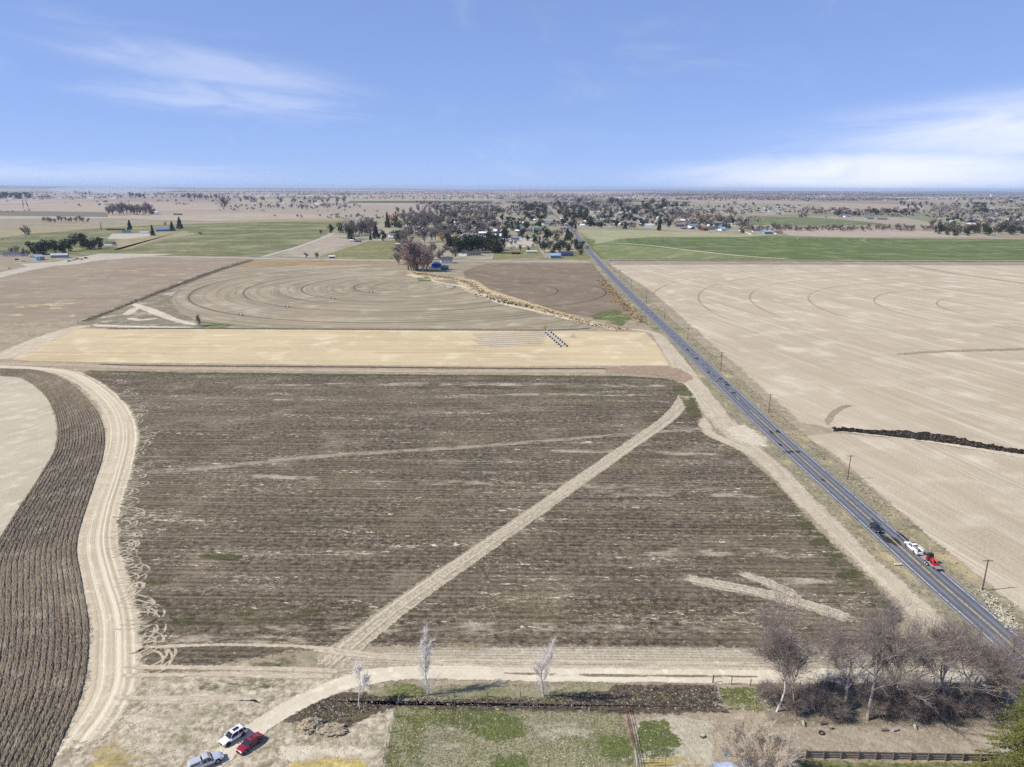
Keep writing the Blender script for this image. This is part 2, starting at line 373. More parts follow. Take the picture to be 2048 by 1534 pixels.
# --- straw field and its edges
m_straw = soil('straw_stubble', (.50, .405, .265), (.41, .325, .21), (.61, .52, .375), ang=-.5, patch=.014, streak=[(.012, .28, .6, (.62, .53, .38)), (.01, .2, .65, (.40, .29, .14)), (.02, .6, .35, (.36, .30, .20))], bump=.4, grain=.45)
sheet('straw_field', [(22, 718), (90, 686), (150, 657), (420, 659), (800, 661), (1110, 662), (1290, 664), (1312, 685), (1338, 722), (1338, 731), (1000, 733), (600, 729), (200, 725), (60, 722)], m_straw, Z1, 1.5)
m_path = soil('dirt_path', (.46, .385, .30), (.36, .30, .23), (.60, .53, .43), uv=True, patch=.15, streak=[(.02, 1.1, .75, (.66, .59, .49)), (.03, .8, .5, (.30, .245, .185))], bump=.4, grain=.4)
m_path2 = soil('pink_track', (.37, .285, .22), (.29, .22, .165), (.47, .39, .31), uv=True, patch=.15, streak=[(.02, .8, .6, (.52, .44, .35))], bump=.4)
strip('field_track', [(-120, 720, 12), (0, 714, 16), (60, 690, 16), (130, 662, 12), (190, 648, 8)], m_path, Z2, 2)
strip('field_track', [(-100, 742, 9), (0, 729, 9), (120, 729, 8), (300, 736, 6), (700, 741, 6), (1050, 743, 6), (1300, 741, 7)], m_path2, Z2, 1.5)
m_furrow = soil('ditch_furrow', (.10, .075, .055), (.06, .048, .036), (.16, .12, .09), patch=.2, grain=.6, bump=.5)
strip('furrow', [(190, 728, 1.5), (300, 731, 2.4), (700, 734, 2.6), (1050, 737, 2.4), (1290, 737, 1.6)], m_furrow, Z3, .8)
m_gstrip = soil('green_verge', (.085, .092, .036), (.055, .062, .024), (.18, .165, .09), patch=.1, grain=.7, bump=.5, sparse=(.2, .40, .6))
strip('green_verge', [(150, 741, 3), (300, 745, 4.5), (700, 750, 4), (1000, 752, 3.5), (1250, 755, 4), (1340, 762, 5), (1368, 785, 7), (1385, 815, 6), (1395, 850, 4)], m_gstrip, Z4, 1.5)

# --- the big dark tilled field
DK, DKD, DKL = (.100, .078, .056), (.038, .030, .022), (.23, .188, .14)
m_dark = soil('tilled_soil', DK, DKD, DKL, ang=-.6, patch=.012, streak=[(.010, .35, .55, (.235, .195, .15)), (.006, .7, .7, (.055, .044, .032)), (.008, 1.4, .5, (.27, .225, .17)), (.005, .10, .5, (.19, .16, .125)), (.005, .22, .35, (.085, .078, .042))], rows=(1.9, .60, (.034, .027, .020)), fine=.6,
              speck=[(.85, .66, .9, (.66, .60, .50)), (1.9, .60, .8, (.44, .38, .29))], bump=.9, grain=1.0, tints=[(.016, .50, .7, (.11, .10, .045), .5)])
sheet('tilled_field', [(165, 744), (500, 746), (900, 750), (1250, 752), (1345, 760), (1382, 785), (1402, 830), (1412, 868), (1475, 898), (1545, 962), (1620, 1045), (1700, 1128), (1780, 1205), (1800, 1240), (1730, 1285), (1480, 1292), (1100, 1290), (900, 1288), (640, 1290), (420, 1330), (285, 1345), (262, 1240), (240, 1150), (228, 1060), (236, 985), (262, 905), (272, 862), (250, 815), (215, 770)], m_dark, Z1, 2.0)
# headland: pale, pitted by wheels
m_head = soil('headland', (.43, .37, .29), (.31, .26, .20), (.58, .52, .43), ang=-.4, patch=.08, streak=[(.05, .9, .6, (.55, .49, .40)), (.05, 1.2, .5, (.24, .195, .145))], rows=(.9, .3, (.23, .19, .145)), grain=.7, bump=.8, speck=[(1.9, .66, .6, (.20, .165, .125))])
sheet('headland', [(690, 1303), (900, 1299), (1200, 1296), (1500, 1300), (1780, 1292), (1900, 1300), (1980, 1345), (1600, 1352), (1100, 1352), (760, 1346), (640, 1342)], m_head, Z2, 1.2)
m_streakp = soil('dry_streak', (.33, .28, .22), (.25, .21, .16), (.44, .39, .32), ang=-.6, patch=.05, sparse=(.22, .44, .60), grain=.6, bump=.6)
for a in ([(500, 772, 3), (800, 768, 6), (1350, 772, 4)], [(880, 790, 2), (1100, 789, 3), (1345, 792, 2)], [(480, 952, 2), (800, 962, 3), (1140, 972, 4), (1460, 976, 3)], [(900, 982, 2), (1400, 990, 3), (1560, 992, 2)], [(1260, 1105, 3), (1480, 1104, 5), (1700, 1112, 3)], [(1480, 1163, 2), (1600, 1162, 2.5), (1700, 1166, 2)],
          [(420, 1262, 2), (700, 1255, 4), (1100, 1257, 4), (1480, 1262, 3)], [(290, 1285, 4), (450, 1278, 3), (700, 1290, 4)], [(1080, 902, 3), (1300, 905, 3), (1480, 912, 2)], [(260, 800, 2), (420, 797, 3), (600, 800, 2)]):
    strip('dry_streak', a, m_streakp, Z2, 1.6)
m_fgreen = soil('volunteer_green', (.078, .088, .034), (.055, .062, .025), (.15, .145, .07), ang=-.6, patch=.1, sparse=(.25, .46, .70), grain=.5, bump=.6)
for a in ([(800, 775, 2), (1100, 778, 3), (1350, 780, 4)], [(290, 1245, 3), (420, 1240, 5), (650, 1232, 4), (800, 1210, 3), (1100, 1205, 2.4)], [(240, 1110, 2), (420, 1112, 3), (560, 1120, 2)], [(340, 1225, 2), (700, 1228, 3)], [(1100, 1212, 1.5), (1400, 1215, 1.5)], [(255, 1160, 2.5), (420, 1175, 2)],
          [(1530, 975, 3), (1620, 1065, 6), (1700, 1145, 7), (1760, 1200, 6), (1800, 1230, 4)], [(270, 1330, 3), (500, 1322, 5), (620, 1318, 4)], [(360, 1375, 3), (450, 1366, 5), (580, 1370, 4)]):
    strip('volunteer_green', a, m_fgreen, Z3, 1.5)

# --- wheel tracks across it
m_trk = soil('wheel_track', (.36, .30, .225), (.23, .19, .14), (.55, .49, .40), uv=True, patch=.3, grain=.9, fine=1.1, bump=.9, streak=[(.01, 1.1, .75, (.20, .165, .12)), (.008, 1.7, .7, (.58, .52, .43))], speck=[(2.4, .62, .55, (.20, .165, .125))])
strip('wheel_track', [(640, 1345, 7.5), (700, 1293, 6.5), (800, 1212, 6), (950, 1107, 5.6), (1100, 1003, 5.6), (1250, 898, 5.6), (1335, 838, 6), (1362, 806, 6), (1370, 782, 5)], m_trk, Z4, .8)
strip('wheel_track', [(275, 945, 4), (400, 937, 3.6), (650, 912, 3.4), (950, 893, 3), (1200, 873, 3), (1420, 855, 3)], soil('faint_track', (.29, .245, .19), (.21, .175, .135), (.40, .35, .28), uv=True, patch=.3, grain=.8, fine=1.6, bump=.8, sparse=(.5, .33, .52)), Z3, 1.0)
strip('wheel_track', [(1345, 1152, 3.5), (1420, 1166, 4), (1560, 1195, 4.2), (1730, 1246, 4.5)], m_trk, Z3, 1.2)
strip('wheel_track', [(1455, 1141, 3), (1520, 1160, 3.8), (1620, 1205, 4)], m_trk, Z4, 1.2)

# --- the bend on the left: pale inner field, ploughed band, rutted track
m_inner = soil('pale_stubble', (.43, .385, .30), (.35, .31, .24), (.53, .485, .39), ang=70, patch=.03, streak=[(.02, .5, .5, (.55, .50, .41)), (.03, .8, .4, (.32, .275, .20))], grain=.5, bump=.4)
sheet('stubble_field', [(-250, 745), (0, 748), (55, 757), (100, 800), (115, 855), (108, 905), (75, 960), (35, 1020), (0, 1085), (-60, 1200), (-300, 1200)], m_inner, Z1, 2)
m_rut = soil('rutted_track', (.47, .395, .30), (.37, .31, .235), (.60, .53, .42), uv=True, patch=.1, streak=[(.004, 1.0, .75, (.33, .27, .195)), (.006, .5, .6, (.37, .295, .21)), (.004, 1.5, .95, (.70, .63, .52)), (.003, .8, .7, (.66, .58, .46))], grain=.35, bump=.5)
strip('rutted_track', [(-60, 733, 8), (60, 737, 8), (140, 748, 9), (200, 785, 10), (235, 830, 11.5), (243, 880, 11.5), (226, 950, 11), (203, 1020, 10.5), (192, 1085, 10.5), (205, 1150, 10.5), (228, 1230, 10), (232, 1300, 9.6), (228, 1370, 10), (200, 1430, 8.5), (155, 1490, 7), (110, 1560, 6)], m_rut, Z3, 2.2)
# ploughed band: real ridges and furrows
OUT = catmull([(-80, 726), (0, 737), (75, 741), (135, 762), (183, 808), (208, 858), (206, 915), (187, 975), (166, 1040), (154, 1095), (166, 1170), (178, 1250), (175, 1330), (158, 1405), (125, 1480), (90, 1560)], 22)
INN = catmull([(-80, 742), (0, 752), (45, 758), (90, 792), (112, 842), (110, 895), (80, 950), (38, 1015), (0, 1075), (-28, 1130), (-40, 1200), (-45, 1270), (-55, 1340), (-75, 1410), (-110, 1490), (-140, 1560)], 22)
rng = np.random.default_rng(4)
NF = 17; K = NF * 8 + 1; V = []; UVs = []; F = []; along = 0
for i, (a, b) in enumerate(zip(INN, OUT)):
    pa, pb = np.array(G(*a)[:2]), np.array(G(*b)[:2])
    if i: along += float(np.linalg.norm((pa + pb) / 2 - prev))
    prev = (pa + pb) / 2; wd = float(np.linalg.norm(pb - pa))
    for k in range(K):
        s = k / (K - 1); ph = (s * NF + (.16 * math.sin(i * .07 + s * 5) + .05 * math.sin(i * .31 + s * 23)) * math.sin(math.pi * s)) % 1.0
        zz = (.21 + .05 * math.sin(i * .3 + s * 31)) * (1 - math.exp(-(min(ph, 1 - ph) / .15) ** 2)) + .04 * ph + rng.normal(0, .06)
        if k in (0, K - 1): zz = 0
        q = pa + (pb - pa) * s; V.append((q[0] + rng.normal(0, .03), q[1] + rng.normal(0, .05), max(zz, 0) + .005)); UVs.append((s * NF, along))
for i in range(len(INN) - 1):
    for k in range(K - 1): F.append((i * K + k, i * K + k + 1, (i + 1) * K + k + 1, (i + 1) * K + k))
m_plough = soil('ploughed_soil', (.165, .132, .10), (.095, .076, .058), (.28, .235, .185), uv=True, patch=.04, feather=False, grain=.85, fine=1.6, bump=1.0, streak=[(.02, 1.7, .45, (.10, .078, .058)), (.012, .6, .4, (.20, .16, .12))], speck=[(1.7, .70, .55, (.40, .34, .26))])
po = mesh_obj('ploughed_band', V, F, m_plough); po.location.z = Z4
ul = po.data.uv_layers.new(name='UV'); vi = np.empty(len(po.data.loops), int); po.data.loops.foreach_get('vertex_index', vi); ul.data.foreach_set('uv', np.array(UVs)[vi].ravel())
structure(po)
# turning marks of the tractor on the field's left edge
mk = soil('turning_marks', (.42, .36, .28), (.31, .26, .20), (.54, .48, .39), patch=.2, sparse=(.5, .36, .54), grain=.6, bump=.5)
for i in range(52):
    v = 752 + (1330 - 752) * (i + random.Random(i).random()) / 52; rr = random.Random(i + 100)
    ue = np.interp(v, [752, 815, 862, 905, 985, 1060, 1150, 1240, 1330], [222, 258, 274, 266, 242, 232, 244, 266, 284])
    p = G(ue, v); r1 = rr.uniform(3, 8.5); r2 = rr.uniform(2.5, 6); a0 = rr.uniform(-2.0, -1.2); a1 = rr.uniform(.9, 2.1); tl = rr.uniform(-.5, .5)
    pts = []
    for k in range(9):
        a = a0 + (a1 - a0) * k / 8
        pts.append((p.x - .5 + r1 * math.cos(a) * (1 if math.cos(a) > 0 else .5), p.y + r2 * math.sin(a) + tl * math.cos(a) * 3, rr.uniform(.15, .42)))
    strip('turning_mark', pts, mk, Z3, .3, 3, world=True)
    strip('turning_mark', [(x - 1.7 * math.cos(a0 + (a1 - a0) * k / 8), y - 1.7 * math.sin(a0 + (a1 - a0) * k / 8), w_) for k, (x, y, w_) in enumerate(pts)], mk, Z3, .3, 3, world=True)

# --- lower foreground
m_scrub = soil('scrub_ground', (.34, .285, .215), (.185, .15, .105), (.56, .50, .41), patch=.09, grain=.95, fine=.75, bump=.8, tints=[(.12, .52, .70, (.14, .14, .065), .6), (.07, .6, .75, (.46, .36, .16), .5)], speck=[(1.3, .70, .6, (.58, .53, .45))])
sheet('scrub_ground', [(300, 1350), (640, 1335), (780, 1370), (790, 1420), (770, 1620), (60, 1620), (150, 1500), (220, 1410)], m_scrub, 0.010, 2)
m_yel = soil('yellow_grass', (.50, .375, .115), (.38, .28, .09), (.60, .50, .25), patch=.2, sparse=(.16, .34, .54), grain=.8, bump=.8)
sheet('yellow_grass', [(190, 1500), (230, 1477), (270, 1490), (290, 1530), (240, 1560), (190, 1550)], m_yel, Z3, 3)
sheet('yellow_grass', [(580, 1530), (650, 1515), (720, 1520), (740, 1560), (580, 1570)], m_yel, Z3, 1.4)
sheet('yellow_grass', [(1290, 1520), (1360, 1512), (1400, 1530), (1390, 1570), (1290, 1570)], m_yel, Z3, 1.0)
m_pale = soil('pale_dust', (.52, .455, .37), (.42, .36, .285), (.62, .57, .48), patch=.1, sparse=(.12, .36, .56), grain=.5, bump=.5)
for a in ([(240, 1430), (330, 1420), (400, 1428), (380, 1445), (280, 1450)], [(290, 1390), (420, 1388), (520, 1395), (520, 1405), (300, 1408)], [(560, 1490), (680, 1495), (760, 1500), (750, 1525), (560, 1520)], [(1340, 1430), (1400, 1440), (1430, 1480), (1360, 1500), (1330, 1460)]):
    sheet('pale_dust', a, m_pale, Z2, 1.8)
for a in ([(240, 1334, 1.3), (500, 1337, 1.2), (690, 1342, 1.4)], [(232, 1352, 1.0), (420, 1349, 1.0), (600, 1353, 1.4), (680, 1352, 1.5)], [(215, 1395, 1.2), (400, 1398, 1.2), (520, 1396, .8)], [(280, 1295, .8), (450, 1290, .7), (640, 1296, .8), (860, 1325, .9)], [(620, 1300, .8), (800, 1318, .8), (1100, 1322, .8), (1500, 1328, .8)], [(830, 1320, 1), (1000, 1334, 1), (1500, 1338, 1)]):
    strip('wheel_track', a, m_path, Z4, .5)
# dirt road
strip('dirt_road', [(2060, 1352, 4.4), (1800, 1351, 4.4), (1500, 1353, 4.2), (1100, 1350, 4.2), (880, 1345, 4.3), (770, 1350, 4.4), (690, 1367, 4.3), (620, 1395, 4.2), (560, 1428, 4.0), (500, 1466, 3.9), (440, 1515, 4.0), (380, 1570, 4)], soil('dirt_road', (.57, .505, .41), (.48, .42, .335), (.66, .60, .51), uv=True, patch=.1, streak=[(.02, 1.2, .6, (.70, .64, .55)), (.03, 1.6, .4, (.40, .33, .25))], grain=.3, bump=.3), Z5, .7)
strip('centre_weeds', [(1000, 1347, .5), (1180, 1351, .7), (1420, 1353, .6), (1520, 1354, .3)], soil('centre_weeds', (.20, .165, .11), (.13, .105, .07), (.30, .25, .18), uv=True, patch=.4, sparse=(.25, .42, .55), grain=.6), Z6, .25)
# grassy yards
m_lawn = soil('rough_lawn', (.105, .12, .04), (.058, .074, .022), (.22, .215, .095), patch=.14, grain=.85, fine=1.7, bump=.9, tints=[(.16, .46, .68, (.29, .265, .175), .85)], speck=[(1.3, .80, .7, (.56, .52, .40))])
sheet('lawn', [(795, 1416), (1050, 1420), (1052, 1470), (1040, 1610), (770, 1610), (772, 1520)], m_lawn, Z2, 1.4)
m_drygr = soil('worn_grass', (.235, .21, .14), (.165, .155, .085), (.33, .30, .21), patch=.12, grain=.8, fine=1.5, bump=.9, tints=[(.1, .52, .70, (.12, .14, .05), .65)], speck=[(1.3, .78, .6, (.55, .51, .41))])
sheet('worn_grass', [(850, 1460), (950, 1448), (1040, 1420), (1240, 1424), (1262, 1475), (1278, 1610), (830, 1610)], m_drygr, Z3, 4.5)
sheet('worn_grass', [(1262, 1432), (1430, 1440), (1420, 1610), (1285, 1610)], soil('dusty_yard', (.38, .335, .265), (.28, .245, .185), (.49, .45, .375), patch=.12, grain=.7, bump=.7, tints=[(.12, .54, .7, (.16, .16, .08), .5)]), Z2, 2)
sheet('green_patch', [(1282, 1440), (1330, 1446), (1352, 1480), (1345, 1515), (1305, 1512), (1275, 1490)], soil('lush_weeds', (.09, .115, .03), (.05, .07, .018), (.19, .19, .08), patch=.3, grain=.85, bump=.9, sparse=(.22, .36, .52)), Z3, 2.2)
m_bright = soil('bright_grass', (.10, .13, .035), (.065, .09, .022), (.17, .19, .07), patch=.2, grain=.8, fine=1.6, bump=.9, sparse=(.16, .42, .58), speck=[(1.2, .74, .8, (.60, .56, .45))])
for a in ([(880, 1428), (960, 1425), (1040, 1438), (1045, 1475), (990, 1480), (930, 1455)], [(1200, 1470), (1250, 1475), (1262, 1530), (1215, 1520)], [(985, 1520), (1050, 1515), (1060, 1560), (980, 1560)]): sheet('grass_patch', a, m_bright, Z4, 2.5)
m_thin = soil('thin_grass', (.33, .30, .22), (.235, .21, .145), (.45, .415, .325), patch=.2, grain=.8, fine=1.6, bump=.8, sparse=(.16, .42, .60))
for a in ([(860, 1470), (900, 1455), (940, 1480), (900, 1510), (850, 1500)], [(1060, 1430), (1180, 1432), (1190, 1470), (1080, 1480)], [(830, 1500), (870, 1520), (850, 1560), (820, 1560)]): sheet('thin_grass', a, m_thin, Z5, 2.5)
m_burn = soil('burnt_weeds', (.075, .058, .045), (.03, .025, .022), (.19, .155, .12), patch=.18, grain=.8, fine=1.4, bump=1.0, tints=[(.2, .56, .68, (.13, .13, .06), .7)], speck=[(1.2, .74, .75, (.55, .49, .40))])
sheet('burnt_strip', [(560, 1440), (600, 1412), (650, 1393), (700, 1385), (760, 1388), (790, 1402), (900, 1400), (1080, 1392), (1200, 1376), (1300, 1370), (1430, 1374), (1440, 1412), (1460, 1426), (1300, 1426), (1060, 1419), (800, 1412), (745, 1425), (700, 1450), (620, 1455)], m_burn, Z4, 1.6)
sheet('grass_bank', [(740, 1374), (800, 1368), (845, 1375), (850, 1392), (790, 1396), (740, 1388)], m_lawn, Z5, 1.5)
sheet('dry_verge', [(860, 1372), (1100, 1370), (1230, 1368), (1200, 1382), (1080, 1394), (900, 1398), (850, 1393)], m_drygr, Z5, 1.5)
sheet('grass_bank', [(1440, 1378), (1530, 1378), (1540, 1420), (1460, 1420), (1445, 1400)], m_lawn, Z3, 1.2)
m_leaf = soil('leaf_litter', (.21, .18, .145), (.13, .11, .088), (.30, .26, .215), patch=.12, grain=.8, fine=1.4, bump=.9)
sheet('thicket_floor', [(1520, 1380), (1650, 1372), (1850, 1370), (2000, 1366), (2080, 1366), (2080, 1460), (1900, 1450), (1750, 1448), (1620, 1442), (1540, 1440)], m_leaf, Z3, 2)
sheet('paddock', [(1560, 1450), (1750, 1446), (1960, 1450), (2080, 1455), (2080, 1512), (1800, 1510), (1620, 1505), (1560, 1500)], soil('bare_paddock', (.30, .25, .205), (.22, .18, .145), (.40, .35, .30), ang=-25, patch=.1, streak=(.1, .5, .5, (.42, .37, .32)), grain=.7, bump=.7), Z2, 2.5)
sheet('verge_grass', [(1600, 1527), (1980, 1530), (2080, 1532), (2080, 1620), (1560, 1620), (1560, 1535)], m_lawn, Z2, 1.5)

# --- track beside the road, apron
m_side = soil('roadside_track', (.43, .365, .285), (.34, .285, .22), (.54, .48, .39), uv=True, patch=.12, streak=[(.03, .7, .6, (.58, .52, .43)), (.04, 1.1, .45, (.28, .23, .175))], grain=.5, bump=.5, speck=[(1.7, .72, .5, (.22, .18, .135))])
strip('roadside_track', [(1200, 655, 4), (1300, 664, 6), (1330, 690, 9), (1362, 735, 11), (1400, 785, 10), (1440, 838, 10), (1492, 890, 9), (1545, 935, 7.5), (1640, 1030, 6.5), (1740, 1128, 6.5), (1830, 1210, 6.5), (1900, 1285, 6.5), (1960, 1345, 6)], m_side, Z2, 2.0)
strip('roadside_track', [(1405, 830, 4), (1415, 862, 5), (1450, 882, 5), (1510, 910, 5), (1570, 965, 4)], m_side, Z3, 1.5)
sheet('disturbed_soil', [(1210, 737), (1300, 731), (1360, 738), (1385, 755), (1370, 765), (1300, 748), (1215, 745)], soil('reddish_soil', (.30, .215, .16), (.23, .165, .125), (.38, .30, .23), patch=.1, ang=60, streak=(.1, .6, .6, (.20, .15, .115)), bump=.6), Z4, 2)
sheet('gravel_apron', [(1448, 858), (1490, 850), (1520, 868), (1535, 895), (1500, 890), (1468, 878)], soil('white_gravel', (.50, .445, .365), (.40, .35, .28), (.62, .565, .48), patch=.2, bump=.4), Z4, 4)
m_verge = soil('road_verge', (.24, .205, .14), (.14, .125, .08), (.38, .335, .25), uv=True, patch=.1, grain=.75, fine=1.0, bump=.8, tints=[(.06, .54, .70, (.10, .11, .045), .7), (.05, .52, .70, (.46, .375, .22), .7)])
RC = [(1094, 413), (1108, 428), (1143, 459), (1165, 486), (1189, 515), (1247, 576), (1330, 655), (1500, 821), (1600, 914), (1718, 1020), (1869, 1156), (2000, 1270), (2140, 1400)]
RW = [tuple(G(*p)[:2]) for p in RC]
def off(k, w): return [(x + k, y, w) for x, y in RW]
strip('road_verge', off(-7.2, 6.0)[4:], m_verge, Z3 - .016, 1.6, world=True)
strip('road_verge', off(7.6, 7.5)[4:], m_verge, Z3 - .016, 1.8, world=True)
# --- the highway: raised bed, asphalt, painted lines, patches
def asphalt_mat():
    mt = bpy.data.materials.new('asphalt'); mt.use_nodes = True; t = T(mt.node_tree); b = mt.node_tree.nodes['Principled BSDF']
    u, v, _ = t.sep(t.n('ShaderNodeUVMap', uv_map='UV').outputs[0])[:]
    p = t.pos()
    c = t.mix(t.step(t.noise(p, .25, 5, .6), .35, .7), (.092, .093, .102), (.125, .126, .136))
    lane = t.m('ABSOLUTE', t.m('SUBTRACT', t.m('ABSOLUTE', u), 1.75))
    wheel = t.m('ABSOLUTE', t.m('SUBTRACT', lane, .85))
    c = t.mix(t.m('MULTIPLY', t.step(lane, .75, .0), .6), c, (.21, .213, .225))
    c = t.mix(t.m('MULTIPLY', t.step(wheel, .5, .1), .45), c, (.07, .071, .08))
    c = t.mix(t.m('MULTIPLY', t.step(t.noise(t.xyz(t.m('MULTIPLY', u, .5), t.m('MULTIPLY', v, .05), 0), 1, 4, .6), .56, .68), .5), c, (.06, .06, .068))
    c = t.mix(t.m('MULTIPLY', t.step(t.noise(t.xyz(t.m('MULTIPLY', u, .9), t.m('MULTIPLY', v, .25), 8), .35, 2, .4, .3), .66, .68), .8), c, (.035, .035, .04))
    c = t.mix(t.m('MULTIPLY', t.step(t.noise(p, 6, 3, .7), .4, .7), .25), c, (.20, .20, .21))
    t.L(c, b.inputs['Base Color']); b.inputs['Roughness'].default_value = .62; b.inputs['Specular IOR Level'].default_value = .45
    bp = t.n('ShaderNodeBump'); bp.inputs['Strength'].default_value = .3; bp.inputs['Distance'].default_value = .02
    t.L(t.noise(p, 14, 3, .6), bp.inputs['Height']); t.L(bp.outputs[0], b.inputs['Normal'])
    return mt
def paint_mat(name, c):
    mt = bpy.data.materials.new(name); mt.use_nodes = True; t = T(mt.node_tree); b = mt.node_tree.nodes['Principled BSDF']
    p = t.pos(); f = t.noise(p, 1.1, 5, .7)
    t.L(t.mix(t.step(f, .46, .66), c, (.16, .155, .15)), b.inputs['Base Color']); b.inputs['Roughness'].default_value = .6
    return mt
M_ASPH = asphalt_mat()
structure(strip('road_shoulder', off(0, 9.6), soil('gravel_shoulder', (.235, .215, .19), (.17, .155, .135), (.32, .295, .26), uv=True, patch=.2, feather=True, bump=.5, grain=.6), .106, .5, 10, world=True))
structure(strip('road', off(0, 8.2), M_ASPH, .125, .0, 10, world=True))
M_WHITE, M_YELL = paint_mat('white_paint', (.62, .62, .60)), paint_mat('yellow_paint', (.62, .50, .17))
for k in (-3.45, 3.45): structure(strip('edge_line', off(k, .20), M_WHITE, .163, .0, 10, world=True))
near = [q for q in off(0, .15) if q[1] < 320]
for k in (-.16, .16): structure(strip('centre_line', [(x + k, y, .15) for x, y, w_ in near], M_YELL, .163, .0, 10, world=True))
cl = catmull([(x, y) for x, y in RW], 40); acc = 0; dash = []; dist = 0; a = None
for p, q in zip(cl[:-1], cl[1:]):
    pass
ys = np.array([c[1] for c in cl])[::-1]; xs = np.array([c[0] for c in cl])[::-1]
y0 = 318.0
while y0 < 1500:
    structure(strip('centre_dash', [(float(np.interp(y, ys, xs)), y, .28) for y in (y0, y0 + 2, y0 + 4.5)], M_YELL, .163, 0, 2, world=True)); y0 += 12.2
# dark repair patches
M_PATCH = soil('tar_patch', (.035, .035, .04), (.028, .028, .032), (.05, .05, .055), patch=.5, bump=.2, grain=.3)
for (u, v, sx, sy) in ((1787, 1083, 1.9, 2.6), (1770, 1078, .9, 3.2), (1810, 1079, .9, 4.5), (1573, 905, 1.2, 1.8), (1590, 904, 2.2, 1.3), (1545, 865, 1.0, 2.6), (1557, 864, .9, 2.0), (1646, 961, .7, .9), (1440, 758, 1.6, 1.6), (1466, 786, 1.5, 1.6), (1455, 770, 1.2, 2.4), (1418, 745, 1.0, 2.0), (1393, 717, 1.2, 2.2), (1375, 700, .9, 2.4), (1560, 890, .7, 1.6)):
    p = G(u, v); q = [(p.x + sx * math.cos(a) * random.Random(u + a).uniform(.75, 1.1), p.y + sy * math.sin(a) * random.Random(v + a).uniform(.75, 1.1)) for a in np.linspace(0, 2 * math.pi, 11)[:-1]]
    sheet('tar_patch', q, M_PATCH, .144, .3, True, world=True)

# --- cross road
m_cross = soil('county_road', (.40, .375, .36), (.33, .31, .295), (.48, .455, .44), patch=.05, bump=.1, grain=.3)
def wx(P, w_): return [(u, v, w_) for u, v in P]
strip('county_road', wx([(196, 509.5), (260, 512), (400, 514.5), (520, 517), (700, 520), (860, 521.5), (1000, 522.5), (1183, 523)], 9), m_cross, .09, 2)
strip('county_road', wx([(1204, 524.5), (1400, 525.5), (1700, 526.5), (2140, 528)], 8), soil('gravel_road', (.30, .275, .255), (.24, .22, .20), (.38, .35, .33), patch=.05, bump=.1), .09, 3)
strip('ditch_bank', wx([(1206, 520.7), (1400, 521.5), (1700, 522.3), (2140, 523.5)], 7), m_ditchdark, .106, 3)
strip('lane', [(521, 515, 8), (585, 497, 8), (620, 485, 8), (655, 472, 8), (670, 466, 8)], m_cross, .09, 3)

# --- right of the highway: two pale fields with pivot rings
RD = (.42, .35, .268), (.335, .275, .205), (.57, .505, .42)
m_right = soil('pale_tilth', *RD, ang=-77, patch=.009, streak=[(.004, .09, .65, (.56, .495, .415)), (.005, .25, .65, (.34, .28, .21)), (.004, .9, .5, (.35, .29, .225)), (.012, .5, .6, (.58, .52, .44)), (.009, .06, .5, (.385, .31, .23))], radial=(443, 573, .12, (.37, .30, .23), [324.3, 282.8, 237.8, 187.6, 133.5, 84.7], (.17, .135, .10)), bump=.5, grain=.4, gap_y=(-60, -20), track_amt=.55)
sheet('pale_field', [(1222, 530), (1500, 529), (1800, 530), (2200, 532), (2500, 900), (2048, 903), (1890, 872), (1760, 860), (1655, 856), (1600, 845), (1540, 790), (1455, 715), (1370, 640), (1300, 580), (1255, 552)], m_right, Z1, 4)
m_right2 = soil('pale_tilth_near', *RD, ang=-78, patch=.012, streak=[(.006, .16, .55, (.57, .505, .43)), (.006, .45, .6, (.34, .28, .215)), (.006, 1.3, .5, (.35, .29, .225)), (.02, .8, .6, (.58, .52, .44)), (.012, .10, .5, (.37, .30, .23))], bump=.6, grain=.5)
sheet('pale_field', [(1610, 872), (1668, 866), (1810, 878), (2048, 916), (2500, 960), (2700, 1500), (2200, 1420), (2060, 1265), (1960, 1175), (1800, 1025), (1690, 925), (1640, 890)], m_right2, Z1, 2.5)
m_dkline = soil('damp_line', (.30, .245, .185), (.24, .195, .15), (.36, .30, .23), patch=.1, sparse=(.1, .3, .5))
strip('damp_line', [(1780, 711, 2), (1860, 704, 4), (1950, 701, 5), (2100, 697, 5)], m_dkline, Z3, 2)
strip('damp_line', [(1655, 855, .6), (1662, 832, 1.0), (1690, 813, 1.0), (1725, 811, .6)], m_dkline, Z3, 2)
strip('damp_line', [(1800, 528, 4), (1900, 545, 5), (2100, 575, 6)], m_dkline, Z3, 2)
# burnt ditch: charred weeds on a real cut with a bank
strip('ditch_bank', [(1650, 856, 3), (1700, 862, 5), (1850, 880, 5), (2080, 918, 5)], m_mud, Z3, 1)
chV, chF = [], []; rg = np.random.default_rng(8)
top = catmull([(1664, 857), (1700, 858), (1760, 862), (1800, 862), (1845, 867), (1890, 870), (1920, 879), (1980, 892), (2060, 904)], 10)
bot = catmull([(1668, 862), (1720, 866), (1780, 873), (1840, 880), (1890, 886), (1940, 893), (1990, 901), (2030, 907), (2070, 913)], 10)
KK = 14
for a, b in zip(top, bot):
    pa, pb = G(*a), G(*b)
    for k in range(KK):
        s = k / (KK - 1); q = pa.lerp(pb, s)
        chV.append((q.x + rg.normal(0, .3), q.y + rg.normal(0, .3), .12 + (0 if k in (0, KK - 1) else abs(rg.normal(.25, .35)))))
for i in range(len(top) - 1):
    for k in range(KK - 1): chF.append((i * KK + k, i * KK + k + 1, (i + 1) * KK + k + 1, (i + 1) * KK + k))
